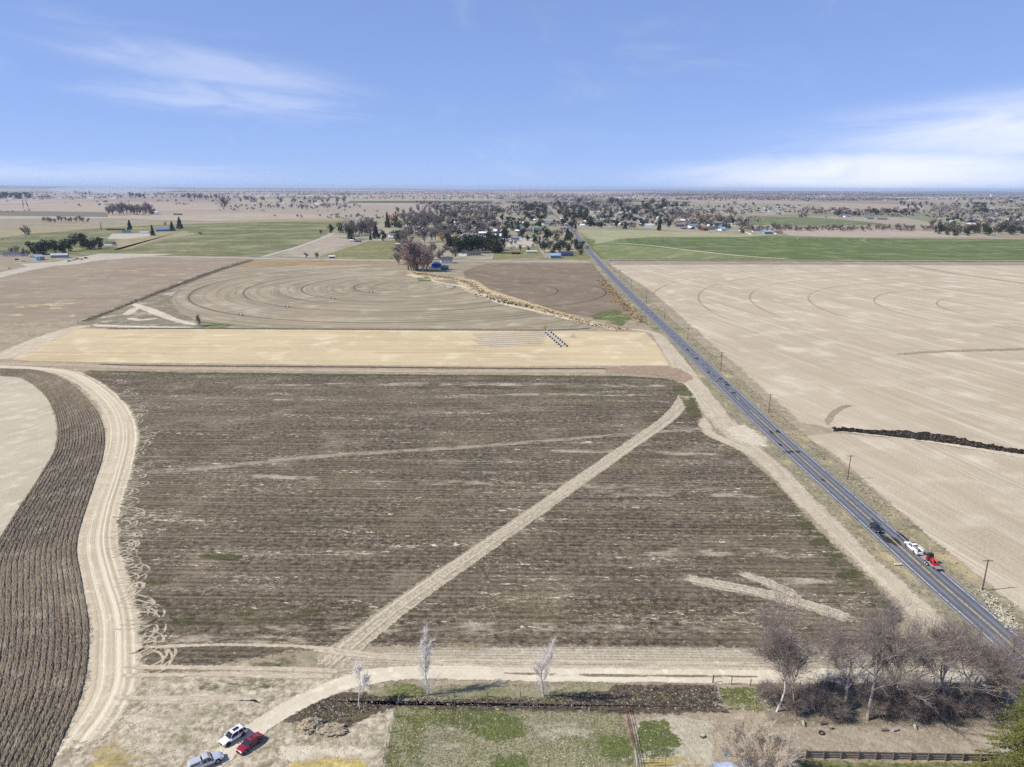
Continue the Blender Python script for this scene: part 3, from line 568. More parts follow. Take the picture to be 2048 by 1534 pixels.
structure(mesh_obj('charred_ditch', chV, chF, soil('charred_weeds', (.022, .019, .018), (.010, .009, .009), (.05, .042, .037), patch=.2, feather=False, grain=.8, bump=1.0, speck=[(.8, .74, .5, (.20, .17, .14))])))
# green winter wheat and grassland beyond the cross road
m_wheat = soil('winter_wheat', (.085, .125, .035), (.062, .098, .026), (.20, .215, .10), patch=.006, ang=-1, streak=[(.003, .03, .7, (.25, .245, .145)), (.004, .06, .55, (.062, .095, .025))], bump=.1, grain=.25, radial=(G(2100, 492).x, G(2100, 492).y, .25, (.24, .24, .14), [420, 300], (.34, .33, .22)))
sheet('wheat_field', [(1168, 472), (1182, 466), (1300, 464), (1500, 470), (1700, 476), (2300, 481), (2300, 520.5), (1700, 519.5), (1400, 518.5), (1204, 517.5), (1190, 500)], m_wheat, Z1, 12)
m_pgr = soil('pale_grass', (.30, .285, .175), (.235, .235, .135), (.37, .345, .23), patch=.008, streak=[(.005, .03, .5, (.15, .175, .07))], bump=.1)
sheet('pale_grass', [(1152, 458), (1300, 461), (1470, 467), (1560, 470), (1480, 474), (1300, 474), (1235, 478), (1190, 487), (1172, 474)], m_pgr, Z2, 28)
m_gstr = soil('striped_grass', (.15, .175, .07), (.10, .135, .045), (.27, .265, .15), ang=60, patch=.01, streak=[(.004, .07, .8, (.30, .29, .18))], bump=.1)
sheet('striped_field', [(1181, 491), (1240, 489), (1330, 497), (1450, 508), (1520, 518), (1206, 517)], m_gstr, Z2, 9)
strip('farm_track', wx([(1176, 487), (1220, 486), (1290, 490), (1400, 503), (1500, 513), (1590, 518.5)], 6), m_mud, Z3, 3)
sheet('tan_field', [(1560, 462), (1600, 455), (1800, 458), (1900, 466), (2000, 474), (1700, 474), (1580, 471)], soil('tan_tilth', (.35, .29, .245), (.31, .255, .21), (.40, .345, .29), patch=.006, bump=0), Z1, 4)
# --- village ground and far fields
m_vill = soil('village_ground', (.285, .25, .19), (.21, .185, .13), (.40, .36, .30), patch=.012, bump=.1, grain=.4, tints=[(.008, .48, .62, (.135, .15, .07), .7), (.012, .56, .66, (.44, .40, .36), .6)])
sheet('village_ground', [(690, 445), (860, 420), (1000, 408), (1110, 404), (1150, 440), (1165, 470), (1188, 515), (1180, 520), (860, 519), (700, 517), (560, 514), (625, 485)], m_vill, Z1, 6)
sheet('village_ground', [(1112, 404), (1340, 404), (1640, 408), (1640, 428), (1480, 432), (1480, 468), (1300, 462), (1150, 455)], m_vill, Z1, 6)
sheet('village_ground', [(1850, 404), (2300, 402), (2300, 470), (1900, 450), (1850, 430)], m_vill, Z1, 10)
m_paddk = soil('paddock_grass', (.165, .165, .075), (.12, .13, .05), (.27, .245, .135), patch=.02, bump=.1, tints=[(.02, .5, .7, (.30, .245, .15), .5)])
sheet('paddock_field', [(640, 513), (740, 482), (783, 482), (738, 517)], m_paddk, Z2, 3)
sheet('paddock_field', [(741, 517), (786, 481), (815, 483), (812, 517)], m_paddk, Z2, 3)
sheet('paddock_field', [(990, 502), (1075, 492), (1088, 515), (985, 519)], m_paddk, Z2, 3)
sheet('paddock_field', [(1130, 505), (1170, 500), (1182, 518), (1100, 519)], m_paddk, Z2, 3)
sheet('bare_yard', [(560, 508), (600, 492), (655, 474), (720, 480), (640, 510)], soil('bare_yard', (.33, .275, .225), (.26, .215, .17), (.42, .37, .31), patch=.02, bump=.1), Z2, 3)
sheet('bare_yard', [(1000, 480), (1080, 473), (1100, 488), (1040, 495), (1000, 492)], m_yard, Z2, 4)
def ff(name, px, c, c2=None): sheet(name, px, soil(name, c, tuple(x * .86 for x in c), c2 or tuple(x * 1.15 for x in c), patch=.004, streak=[(.002, .012, .35, tuple(x * .8 for x in c))], bump=0, feather=False, grain=.2), .01, 0)
ff('far_field', [(-150, 440), (215, 437), (480, 444), (700, 437), (735, 432), (500, 426), (215, 432), (-150, 421)], (.36, .305, .25))
ff('far_field', [(-150, 424), (0, 419), (215, 425), (215, 434), (-150, 430)], (.165, .15, .115))
ff('far_field', [(-150, 420), (0, 410), (215, 404), (430, 407), (440, 420), (215, 424)], (.35, .285, .235))
ff('far_field', [(520, 412), (700, 407), (690, 400), (480, 398), (470, 404)], (.33, .285, .22))
ff('green_field', [(694, 405.5), (860, 406), (985, 406.5), (985, 401.5), (840, 401.5), (700, 402)], (.075, .105, .045))
ff('far_field', [(560, 401), (1000, 401), (1005, 394), (560, 393.5)], (.335, .285, .225))
ff('green_field', [(1180, 407), (1420, 413), (1400, 404.5), (1330, 401), (1180, 401)], (.085, .125, .055))
ff('far_field', [(1400, 404), (1520, 411), (1800, 420), (1800, 408), (1600, 404), (1430, 401.5)], (.34, .275, .225))
ff('green_field', [(1465, 444), (1500, 432), (1600, 434), (1690, 440), (1780, 449), (1640, 452), (1500, 450)], (.125, .15, .07), (.28, .27, .16))
ff('far_field', [(1600, 433), (1800, 434), (1870, 446), (1850, 458), (1780, 449), (1690, 439)], (.31, .27, .215))
ff('far_field', [(700, 432), (900, 424), (1000, 424), (960, 430), (760, 442)], (.32, .28, .20))
# distant uplands on the left horizon and low swells
def ridge(name, a0, a1, dist, prof, col):
    n = 60; V = []; rr = random.Random(dist)
    for k in range(n):
        s = k / (n - 1); a = R(a0 + (a1 - a0) * s); h = max(prof(s), 0)
        for (dd, hh) in ((0, -30), (500, h * .6), (1400, h), (5000, h * .9), (6000, -30)):
            V.append(((dist + dd) * math.sin(a), (dist + dd) * math.cos(a), hh))
    F = [(i * 5 + k, i * 5 + k + 1, (i + 1) * 5 + k + 1, (i + 1) * 5 + k) for i in range(n - 1) for k in range(4)]
    structure(mesh_obj(name, V, F, plain(name, col, .95, vary=.2, scale=.0008)))
ridge('hills', -46, -14, 27500, lambda s: 132 * (1 - s) ** .7 + 5 * math.sin(s * 40), (.16, .17, .15))
ridge('hills', -20, 46, 29000, lambda s: 46 + 12 * math.sin(s * 17) + 8 * math.sin(s * 41 + 1), (.20, .19, .16))
# ---------------------------------------------------------------- bare trees, conifers, shrubs
def tubes(S, sides):
    """S: rows of (p0, p1, r0, r1) -> vertices, faces of open tapered tubes"""
    S = np.asarray(S, float); n = len(S)
    p0, p1, r0, r1 = S[:, 0:3], S[:, 3:6], S[:, 6], S[:, 7]
    d = p1 - p0; d /= np.linalg.norm(d, axis=1)[:, None] + 1e-9
    ref = np.where(np.abs(d[:, 2:3]) > .9, np.array([[1., 0, 0]]), np.array([[0, 0, 1.]]))
    a = np.cross(d, ref); a /= np.linalg.norm(a, axis=1)[:, None] + 1e-9; b = np.cross(d, a)
    V = np.empty((n, 2, sides, 3))
    for k in range(sides):
        th = 2 * math.pi * k / sides; o = a * math.cos(th) + b * math.sin(th)
        V[:, 0, k] = p0 + o * r0[:, None]; V[:, 1, k] = p1 + o * r1[:, None]
    base = (np.arange(n) * 2 * sides)[:, None, None]; k = np.arange(sides); k2 = (k + 1) % sides
    F = np.stack([k, k2, k2 + sides, k + sides], 1)[None] + base
    return V.reshape(-1, 3), F.reshape(-1, 4)
def raw_mesh(name, V, F, mats, midx=None, smooth=False):
    me = bpy.data.meshes.new(name); V = np.asarray(V, np.float32); F = np.asarray(F, np.int32); k = F.shape[1]
    me.vertices.add(len(V)); me.vertices.foreach_set('co', V.ravel())
    me.loops.add(F.size); me.loops.foreach_set('vertex_index', F.ravel())
    me.polygons.add(len(F)); me.polygons.foreach_set('loop_start', np.arange(len(F), dtype=np.int32) * k); me.polygons.foreach_set('loop_total', np.full(len(F), k, np.int32))
    for m_ in (mats if isinstance(mats, (list, tuple)) else [mats]): me.materials.append(m_)
    if midx is not None: me.polygons.foreach_set('material_index', np.asarray(midx, np.int32))
    if smooth: me.polygons.foreach_set('use_smooth', np.ones(len(F), bool))
    me.update(calc_edges=True); return me
def grow(rng, h, r, lean=(0, 0), levels=5, fork=.38, spread=.62, up=.35, first=.3, kids=(3, 5), wig=.14, decay=.66, twig=.012, maxn=9000, droop=0.0):
    """branching skeleton: list of limb segments by level"""
    segs = []
    def limb(p, d, L, r, lev):
        if len(segs) > maxn: return
        n = 5 if lev == 0 else (4 if lev < 3 else 3)
        st = L / n; rr = r; pts = []
        for i in range(n):
            d = d + rng.normal(0, wig, 3) + np.array([0, 0, up * .25 if lev else .10]) - np.array([0, 0, droop * lev * .12])
            d /= np.linalg.norm(d); q = p + d * st; r2 = max(r * (1 - (i + 1) / n * (.45 if lev == 0 else .7)), twig)
            segs.append((*p, *q, rr, r2, lev)); pts.append((p, q, d.copy(), r2)); p, rr = q, r2
        if lev >= levels: return
        nk = rng.integers(kids[0], kids[1] + 1) + (2 if lev == 0 else 0)
        for k in range(nk):
            s = first + (1 - first) * (k + rng.random()) / nk if lev == 0 else .25 + .75 * (k + rng.random()) / nk
            i = min(int(s * n), n - 1); a, b, dd, rb = pts[i]; f = s * n - i; o = a + (b - a) * min(f, 1)
            ref = rng.normal(0, 1, 3); side = np.cross(dd, ref); side /= np.linalg.norm(side) + 1e-9
            ang = spread * rng.uniform(.65, 1.35); nd = dd * math.cos(ang) + side * math.sin(ang); nd[2] += up * .35; nd /= np.linalg.norm(nd)
            limb(o, nd, L * decay * rng.uniform(.6, 1.1) * (1.15 - .4 * s if lev == 0 else 1), max(rb * rng.uniform(.5, .72), twig), lev + 1)
        limb(p, d + rng.normal(0, .2, 3), L * decay * rng.uniform(.7, 1), max(rr * .85, twig), lev + 1)
    d0 = np.array([lean[0], lean[1], 1.0]); d0 /= np.linalg.norm(d0)
    limb(np.zeros(3), d0, h * fork, r, 0)
    return segs
def fit(segs, h):
    S = np.array(segs); k = h / max(S[:, 5].max(), 1e-3); S[:, :6] *= k; return S
def bark(name, c, c2, scale=1.5):
    mt = bpy.data.materials.new(name); mt.use_nodes = True; t = T(mt.node_tree); b = mt.node_tree.nodes['Principled BSDF']
    v = t.n('ShaderNodeTexCoord').outputs['Object']; ri = t.n('ShaderNodeObjectInfo').outputs['Random']
    cc = t.mix(t.step(t.noise(v, scale, 3, .6), .38, .64), c, c2)
    cc = t.mix(1.0, cc, t.mix(ri, (.85, .85, .85), (1.12, 1.1, 1.08)), 'MULTIPLY')
    t.L(cc, b.inputs['Base Color']); b.inputs['Roughness'].default_value = .9; b.inputs['Specular IOR Level'].default_value = .15
    return mt
M_BARK = bark('grey_bark', (.22, .19, .165), (.40, .36, .32), .6)
M_TWIG = bark('dark_twigs', (.205, .168, .145), (.35, .30, .268), .35)
M_BARKW = bark('pale_bark', (.50, .47, .43), (.66, .63, .58), .8)
M_TWIGW = bark('pale_twigs', (.86, .80, .72), (.92, .87, .80), .5)
M_TWIGT = bark('tan_twigs', (.52, .44, .33), (.68, .60, .50), .6)
def twigs(S, rng, per=7, L=(.5, 1.5), r=.010, up=.25, gen=2):
    """short fine twigs along the thinner limbs"""
    out = []; cur = S[:, :6]
    for g in range(gen):
        idx = rng.integers(0, len(cur), int(len(cur) * per)); B = cur[idx]; n = len(B)
        f = rng.random((n, 1)); p = B[:, :3] + (B[:, 3:6] - B[:, :3]) * f; d = B[:, 3:6] - B[:, :3]; d /= np.linalg.norm(d, axis=1)[:, None] + 1e-9
        d = d + rng.normal(0, .55, (n, 3)); d[:, 2] += up; d /= np.linalg.norm(d, axis=1)[:, None]
        ln = rng.uniform(L[0], L[1], (n, 1)); mid = p + d * ln * .55; d2 = d + rng.normal(0, .25, (n, 3)); q = mid + d2 / np.linalg.norm(d2, axis=1)[:, None] * ln * .45
        out.append(np.c_[p, mid, np.full(n, r * 1.4), np.full(n, r)]); out.append(np.c_[mid, q, np.full(n, r), np.full(n, r * .6)])
        cur = np.r_[np.c_[p, mid], np.c_[mid, q]]; per = 1.3; L = (L[0] * .6, L[1] * .6)
    return np.concatenate(out)
def bare_tree(name, loc, h, label, seed, grp=None, mats=(M_BARK, M_TWIG), r=None, cut=2, cat='tree', wide=1.0, per=6, tl=(.6, 1.7), tr=.011, **kw):
    rng = np.random.default_rng(seed); S = fit(grow(rng, h, r or h * .017, **kw), h * .95)
    S[:, [0, 3]] *= wide; S[:, [1, 4]] *= wide
    root = empty(name, loc, rng.uniform(0, 6.28) if 'lean' not in kw else 0); tag(root, label, cat, grp)
    big = S[S[:, 8] < cut]; sm = S[S[:, 8] >= cut]
    V, F = tubes(big[:, :8], 6); link(bpy.data.objects.new('trunk', raw_mesh('trunk', V, F, mats[0], smooth=True)), root)
    TW = np.r_[sm[:, :8], twigs(sm, rng, per, tl, tr)]
    V, F = tubes(TW, 3); link(bpy.data.objects.new('crown', raw_mesh('crown', V, F, mats[1])), root)
    return root
def at(u, v): return tuple(G(u, v))
# the tall bare trees by the road, lower right
GRP = None
for i, (u, v, vt, lab, kw) in enumerate([
    (1553, 1424, 1226, 'tall grey bare tree with twin pale trunk, leftmost of the roadside thicket', dict(fork=.46, first=.55, spread=.6, r=.22, lean=(.02, 0))),
    (1592, 1432, 1262, 'bare tree with slim trunk forking into a V beside the twin trunked tree', dict(fork=.46, first=.6, spread=.55, r=.22, lean=(-.03, 0))),
    (1690, 1425, 1232, 'broad bare tree in the middle of the thicket, many stems', dict(fork=.28, first=.3, spread=.6, r=.30, kids=(3, 5))),
    (1735, 1440, 1212, 'tallest bare tree in the thicket, crown brushing the tilled field edge', dict(fork=.36, first=.45, spread=.55, r=.34)),
    (1790, 1418, 1238, 'dark bare tree right of the tallest one, spreading low', dict(fork=.3, first=.35, spread=.66, r=.28)),
    (1862, 1415, 1236, 'bare tree with bright pale forked upper limbs near the highway', dict(fork=.50, first=.62, spread=.42, r=.27)),
    (1888, 1420, 1222, 'slim dark bare tree between the pale forked tree and the leaning tree', dict(fork=.42, first=.5, spread=.5, r=.22)),
    (1906, 1424, 1226, 'thick trunked bare tree leaning right towards the highway', dict(fork=.34, first=.5, spread=.66, r=.42, lean=(.28, 0))),
    (1985, 1425, 1300, 'low bare tree overhanging the highway at the right picture edge', dict(fork=.34, first=.4, spread=.75, r=.24, lean=(.15, .05)))]):
    rr = kw.pop('r'); hh = tall(u, v, vt)
    bare_tree('bare_tree', at(u, v), hh, lab, 30 + i, r=rr, up=.34, levels=3, wig=.15, twig=.03, kids=kw.pop('kids', (4, 6)), decay=.68, wide=1.45, per=1.9, tl=(.8, 2.5), tr=.0085, mats=(M_BARKW if i in (0, 5) else M_BARK, M_TWIG), **kw)
# arching leafless shrubs under them
for i in range(18):
    rr = random.Random(900 + i); u = 1525 + 26 * i + rr.uniform(-14, 14); v = rr.uniform(1392, 1436)
    where = ['under the twin trunked tree', 'beside the slim forked tree', 'in the heart of the thicket', 'below the tallest tree', 'between dark trunks near the highway', 'below the leaning tree'][min(i // 3, 5)]
    rng = np.random.default_rng(500 + i); segs = []
    for k in range(7):
        a = rng.uniform(0, 6.28); segs += grow(rng, 5, .05, lean=(math.cos(a) * .8, math.sin(a) * .8), levels=2, fork=.6, first=.3, spread=.5, up=-.05, kids=(3, 4), wig=.12, twig=.014, maxn=120)
    S = fit(segs, (3.2, 5.8, 4.4)[i % 3]); root = empty('leafless_shrub', at(u, v), rr.uniform(0, 6)); tag(root, ['low', 'tall', 'mid height'][i % 3] + ' arching leafless shrub ' + where, 'shrub', 'leafless shrubs of the roadside thicket')
    V, F = tubes(S[S[:, 8] < 1][:, :8], 4); link(bpy.data.objects.new('stems', raw_mesh('stems', V, F, M_BARK)), root)
    V, F = tubes(np.r_[S[S[:, 8] >= 1][:, :8], twigs(S[S[:, 8] >= 1], rng, 1.0, (.5, 1.5), .008, .1)], 3); link(bpy.data.objects.new('twigs', raw_mesh('twigs', V, F, M_TWIG)), root)
# two white young trees and a dead one
for i, (u, v, vt, lab) in enumerate([(858, 1390, 1250, 'slender whitish bare tree above the lawn, left of the pair'), (1087, 1393, 1252, 'slender whitish bare tree above the worn grass, right of the pair')]):
    root = bare_tree('young_tree', at(u, v), tall(u, v, vt), lab, 60 + i, mats=(M_BARKW, M_TWIGW), r=.15, fork=.85, first=.28, spread=.46, up=.7, decay=.34, levels=2, kids=(12, 16), wig=.06, twig=.02, per=.8, tl=(.4, 1.0), tr=.009, lean=(.02 - .03 * i, 0), cut=1, wide=1.7)
    rng = np.random.default_rng(70 + i); segs = []
    for k in range(8):
        a = rng.uniform(0, 6.28); segs += grow(rng, 4, .03, lean=(math.cos(a) * .5, math.sin(a) * .5), levels=2, fork=.7, spread=.4, up=.4, kids=(2, 4), twig=.013, maxn=200)
    S = fit(segs, 5.5); V, F = tubes(S[:, :8], 3); link(bpy.data.objects.new('suckers', raw_mesh('suckers', V, F, M_TWIGW)), root)
bare_tree('dead_tree', at(720, 1418), tall(720, 1418, 1332), 'small crooked dead tree leaning left beside the dirt road bend', 81, mats=(M_BARKW, M_TWIGW), r=.13, fork=.55, first=.3, spread=.5, up=.3, levels=3, kids=(2, 3), wig=.12, twig=.014, per=3, tl=(.2, .7), lean=(-.22, 0))
# pale golden tree at the lower edge
rng = np.random.default_rng(91); segs = []
for k in range(11):
    a = k * .571 + rng.uniform(-.2, .2); le = .35 + .45 * (k % 3) / 2; segs += grow(rng, 5, .12, lean=(math.cos(a) * le, math.sin(a) * le), levels=3, fork=.5, first=.3, spread=.46, up=.32, kids=(3, 5), wig=.1, twig=.016, maxn=900)
S = fit(segs, 11.5); S[:, [0, 1, 3, 4]] *= 1.3
root = empty('pale_tree', at(1508, 1562)); tag(root, 'wide pale tan leafless tree over the blue tarp, at the lower edge', 'tree')
V, F = tubes(S[S[:, 8] < 2][:, :8], 5); link(bpy.data.objects.new('stems', raw_mesh('stems', V, F, M_TWIGT)), root)
V, F = tubes(np.r_[S[S[:, 8] >= 2][:, :8], twigs(S[S[:, 8] >= 2], rng, 2.2, (.4, 1.1), .010, .4, 1)], 3); link(bpy.data.objects.new('crown', raw_mesh('crown', V, F, M_TWIGT)), root)

def foliage(name, c, c2, c3, rand=.25):
    mt = bpy.data.materials.new(name); mt.use_nodes = True; t = T(mt.node_tree); b = mt.node_tree.nodes['Principled BSDF']
    v = t.n('ShaderNodeTexCoord').outputs['Object']; ri = t.n('ShaderNodeObjectInfo').outputs['Random']
    cc = t.mix(t.step(t.noise(v, .9, 4, .7), .36, .66), c, c2); cc = t.mix(t.m('MULTIPLY', t.step(t.noise(v, 3.5, 3, .7), .5, .7), .8), cc, c3)
    cc = t.mix(1.0, cc, t.mix(ri, (1 - rand, 1 - rand, 1 - rand), (1 + rand, 1 + rand, 1 + rand)), 'MULTIPLY')
    t.L(cc, b.inputs['Base Color']); b.inputs['Roughness'].default_value = .8; b.inputs['Specular IOR Level'].default_value = .2
    return mt
M_FIR = foliage('fir_needles', (.075, .085, .022), (.135, .14, .035), (.24, .22, .06), .05)
M_TRUNK = bark('brown_bark', (.11, .085, .065), (.17, .135, .105))
def fir(loc, h, rad, label):
    rng = np.random.default_rng(12); root = empty('fir_tree', loc); tag(root, label, 'tree')
    V, F = tubes([(0, 0, 0, 0, 0, h * .97, .32, .03)], 8); link(bpy.data.objects.new('trunk', raw_mesh('trunk', V, F, M_TRUNK)), root)
    segs = []; LV = []
    for k in range(330):
        s = (k + rng.random()) / 330; z = h * (.06 + .94 * s ** .9); L = rad * (1 - s) ** .62 * rng.uniform(.7, 1.12) + .3; a = k * 2.39996 + rng.normal(0, .2)
        d = np.array([math.cos(a), math.sin(a), .30 - .1 * (1 - s)]); p = np.array([0, 0, z]); n = max(int(L / .3), 3); sd = np.array([-math.sin(a), math.cos(a), 0])
        for i in range(n):
            f = (i + 1) / n; q = p + d * (L / n); d = d + np.array([0, 0, -.10 + .14 * f]); segs.append((*p, *q, .035 * (1 - f) + .01, .03 * (1 - f) + .008))
            if f > .2:
                for w_ in range(9):
                    o = q + sd * rng.normal(0, .30 * (1.25 - f)) + rng.normal(0, .1, 3); dirv = d / np.linalg.norm(d) * rng.uniform(.12, .34) + sd * rng.normal(0, .18) + np.array([0, 0, rng.uniform(-.10, .12)])
                    nn = rng.normal(0, 1, 3); e = np.cross(dirv, nn); e = e / (np.linalg.norm(e) + 1e-9) * rng.uniform(.05, .10)
                    LV += [o - e, o + e, o + dirv]
            p = q
    V, F = tubes(segs, 3); link(bpy.data.objects.new('branches', raw_mesh('branches', V, F, M_TRUNK)), root)
    link(bpy.data.objects.new('crown', raw_mesh('crown', LV, np.arange(len(LV)).reshape(-1, 3), M_FIR)), root)
pf = G(2046, 1590)
fir(tuple(pf), tall(2046, 1590, 1345), 8.2, 'large yellow green fir in the lower right corner')

# ---------------------------------------------------------------- ground litter in the near yards
def clumps(name, regions, mat, seed, size, label, n_tri=5, flat=.35, z=.06):
    rng = np.random.default_rng(seed); P = []
    for poly, n in regions:
        W = np.array([G(*p)[:2] for p in poly]); lo, hi = W.min(0), W.max(0); got = 0
        while got < n:
            q = rng.uniform(lo, hi); ins = False; j = len(W) - 1
            for i in range(len(W)):
                if (W[i, 1] > q[1]) != (W[j, 1] > q[1]) and q[0] < (W[j, 0] - W[i, 0]) * (q[1] - W[i, 1]) / (W[j, 1] - W[i, 1]) + W[i, 0]: ins = not ins
                j = i
            if ins: P.append(q); got += 1
    P = np.array(P); N = len(P); V = np.empty((N, n_tri, 3, 3)); s = rng.uniform(size[0], size[1], N)
    for k in range(n_tri):
        a = rng.uniform(0, 6.28, N); b = a + rng.uniform(.6, 1.5, N); r0 = s * rng.uniform(.4, 1, N); r1 = s * rng.uniform(.4, 1, N); top = s * flat * rng.uniform(.5, 1.2, N)
        V[:, k, 0] = np.stack([P[:, 0] + r0 * np.cos(a), P[:, 1] + r0 * np.sin(a), np.full(N, z)], 1)
        V[:, k, 1] = np.stack([P[:, 0] + r1 * np.cos(b), P[:, 1] + r1 * np.sin(b), np.full(N, z)], 1)
        V[:, k, 2] = np.stack([P[:, 0] + rng.normal(0, .25, N) * s, P[:, 1] + rng.normal(0, .25, N) * s, z + top], 1)
    V = V.reshape(-1, 3); o = link(bpy.data.objects.new(name, raw_mesh(name, V, np.arange(len(V)).reshape(-1, 3), mat))); return stuff(o, label, 'weeds')
YARD = [(795, 1420), (1050, 1424), (1240, 1428), (1270, 1530), (1275, 1580), (775, 1580)]
BURN = [(590, 1425), (660, 1395), (760, 1392), (1080, 1396), (1290, 1376), (1430, 1378), (1440, 1420), (1060, 1416), (790, 1410), (640, 1450)]
M_PALEW = plain('pale_weeds', (.56, .52, .40), .9, vary=.4, obj=False); M_DARKW = plain('charred_weed', (.10, .075, .058), .9, vary=.6, obj=False); M_GRNW = plain('green_weeds', (.16, .185, .06), .9, vary=.5, obj=False); M_TANW = plain('tan_weeds', (.52, .44, .31), .9, vary=.5, obj=False); M_RUSTW = plain('rust_reeds', (.56, .41, .22), .9, vary=.6, obj=False)
SCRUB = [(300, 1405), (520, 1410), (470, 1455), (400, 1510), (340, 1560), (90, 1560), (160, 1490), (230, 1410)]
SCRUB2 = [(640, 1470), (770, 1440), (770, 1580), (500, 1580), (580, 1480)]
DARKF = [(300, 900), (1380, 860), (1500, 930), (1780, 1220), (1480, 1285), (640, 1285), (290, 1300), (250, 1100)]
clumps('pale_weed_clumps', [(YARD, 420), (BURN, 420), ([(740, 1376), (845, 1376), (850, 1394), (740, 1390)], 70), ([(1280, 1436), (1420, 1440), (1420, 1540), (1290, 1540)], 120), ([(1440, 1380), (1540, 1380), (1540, 1425), (1460, 1425)], 90)], M_PALEW, 1, (.10, .32), 'pale dead weed clumps dotted over lawn and burnt strip')
clumps('burnt_weed_clumps', [(BURN, 1500)], M_DARKW, 2, (.10, .32), 'charred weed clumps along the burnt ditch strip', flat=.8)
clumps('green_weed_clumps', [(YARD, 5200), ([(1282, 1442), (1330, 1446), (1352, 1480), (1345, 1515), (1305, 1512), (1275, 1490)], 700)], M_GRNW, 3, (.08, .24), 'green grass tufts on the fenced lawn', flat=.4)
clumps('tan_weed_clumps', [(YARD, 3000), (SCRUB, 900), (SCRUB2, 500), (BURN, 900), ([(1520, 1380), (2060, 1370), (2060, 1450), (1560, 1500)], 2500)], M_TANW, 4, (.07, .20), 'dry tan weed tufts over the scrub ground', flat=.22)
clumps('ditch_stalks', [([(1690, 861), (1800, 864), (1890, 873), (2050, 905), (2040, 908), (1880, 884), (1780, 872)], 260)], M_TANW, 8, (.15, .4), 'dry stalks among the charred weeds of the burnt ditch', z=.5)
clumps('straw_litter_clumps', [(DARKF, 7000)], M_PALEW, 5, (.07, .24), 'straw and pale clods scattered over the tilled field', flat=.25, z=.02)
def along(P, w_, n, seed):
    C = catmull(P, 20); rng = np.random.default_rng(seed); return C, w_, n, rng
def reeds(name, P, width, n, mat, seed, size, label, dx=0):
    C = catmull(P, 12); W = np.array([G(*c)[:2] for c in C]); rng = np.random.default_rng(seed)
    L = np.r_[0, np.cumsum(np.linalg.norm(np.diff(W, axis=0), axis=1))]; s = rng.uniform(0, L[-1], n); clump = .5 + .5 * np.sin(s * .21 + seed) * np.sin(s * .057)
    keep = rng.random(n) < clump + .25; s = s[keep]; n = len(s)
    x = np.interp(s, L, W[:, 0]) + rng.normal(0, width / 2.2, n) + dx; y = np.interp(s, L, W[:, 1]) + rng.normal(0, width / 2.2, n); sz = rng.uniform(size[0], size[1], n)
    V = np.empty((n, 4, 3, 3))
    for k in range(4):
        a = rng.uniform(0, 6.28, n); e = rng.uniform(.4, .8, n) * sz
        V[:, k, 0] = np.stack([x + e * np.cos(a), y + e * np.sin(a), np.zeros(n) + .1], 1); V[:, k, 1] = np.stack([x - e * np.cos(a), y - e * np.sin(a), np.zeros(n) + .1], 1)
        V[:, k, 2] = np.stack([x + rng.normal(0, .4, n) * sz, y + rng.normal(0, .4, n) * sz, sz * rng.uniform(.35, .8, n)], 1)
    V = V.reshape(-1, 3); return stuff(link(bpy.data.objects.new(name, raw_mesh(name, V, np.arange(len(V)).reshape(-1, 3), mat))), label, 'weeds')
RP = [(1204, 530), (1247, 576), (1330, 655), (1500, 821), (1600, 914), (1718, 1020), (1869, 1156), (2000, 1270), (2080, 1340)]
reeds('verge_reeds', RP, 3.0, 2600, M_TANW, 11, (.25, .6), 'dry reeds along the right verge of the highway', 8.5)
reeds('verge_weeds', RP, 3.0, 2000, M_TANW, 12, (.15, .4), 'dry tan weeds along the right highway shoulder', 7.0)
reeds('verge_weeds', RP, 2.4, 2000, M_GRNW, 13, (.15, .4), 'green weeds along the left highway shoulder', -7.0)
reeds('verge_reeds', [(1204, 560), (1230, 590), (1265, 622), (1290, 650)], 6.0, 1300, M_RUSTW, 14, (.5, 1.5), 'rust coloured reeds between brown field and highway', -1)
reeds('ditch_reeds', [(825, 545), (925, 562), (960, 583), (1010, 600), (1090, 621), (1180, 647), (1250, 660)], 7.0, 1900, M_RUSTW, 15, (.4, 1.4), 'rust coloured reeds lining the winding dry ditch')
reeds('ditch_brush', [(960, 590), (1010, 605), (1060, 615)], 5.0, 160, M_DARKW, 16, (.6, 1.6), 'dark brush in the bend of the winding ditch')
reeds('ditch_brush', [(505, 520), (430, 541), (330, 580), (220, 622), (160, 645)], 3.0, 700, M_DARKW, 17, (.3, 1.0), 'dark brush along the diagonal ditch left of the pivot field')
reeds('pole_grass', [(1964, 1185), (1990, 1210), (2010, 1235), (2030, 1260)], 2.0, 500, M_PALEW, 18, (.3, .8), 'pale grass below the nearest utility pole')
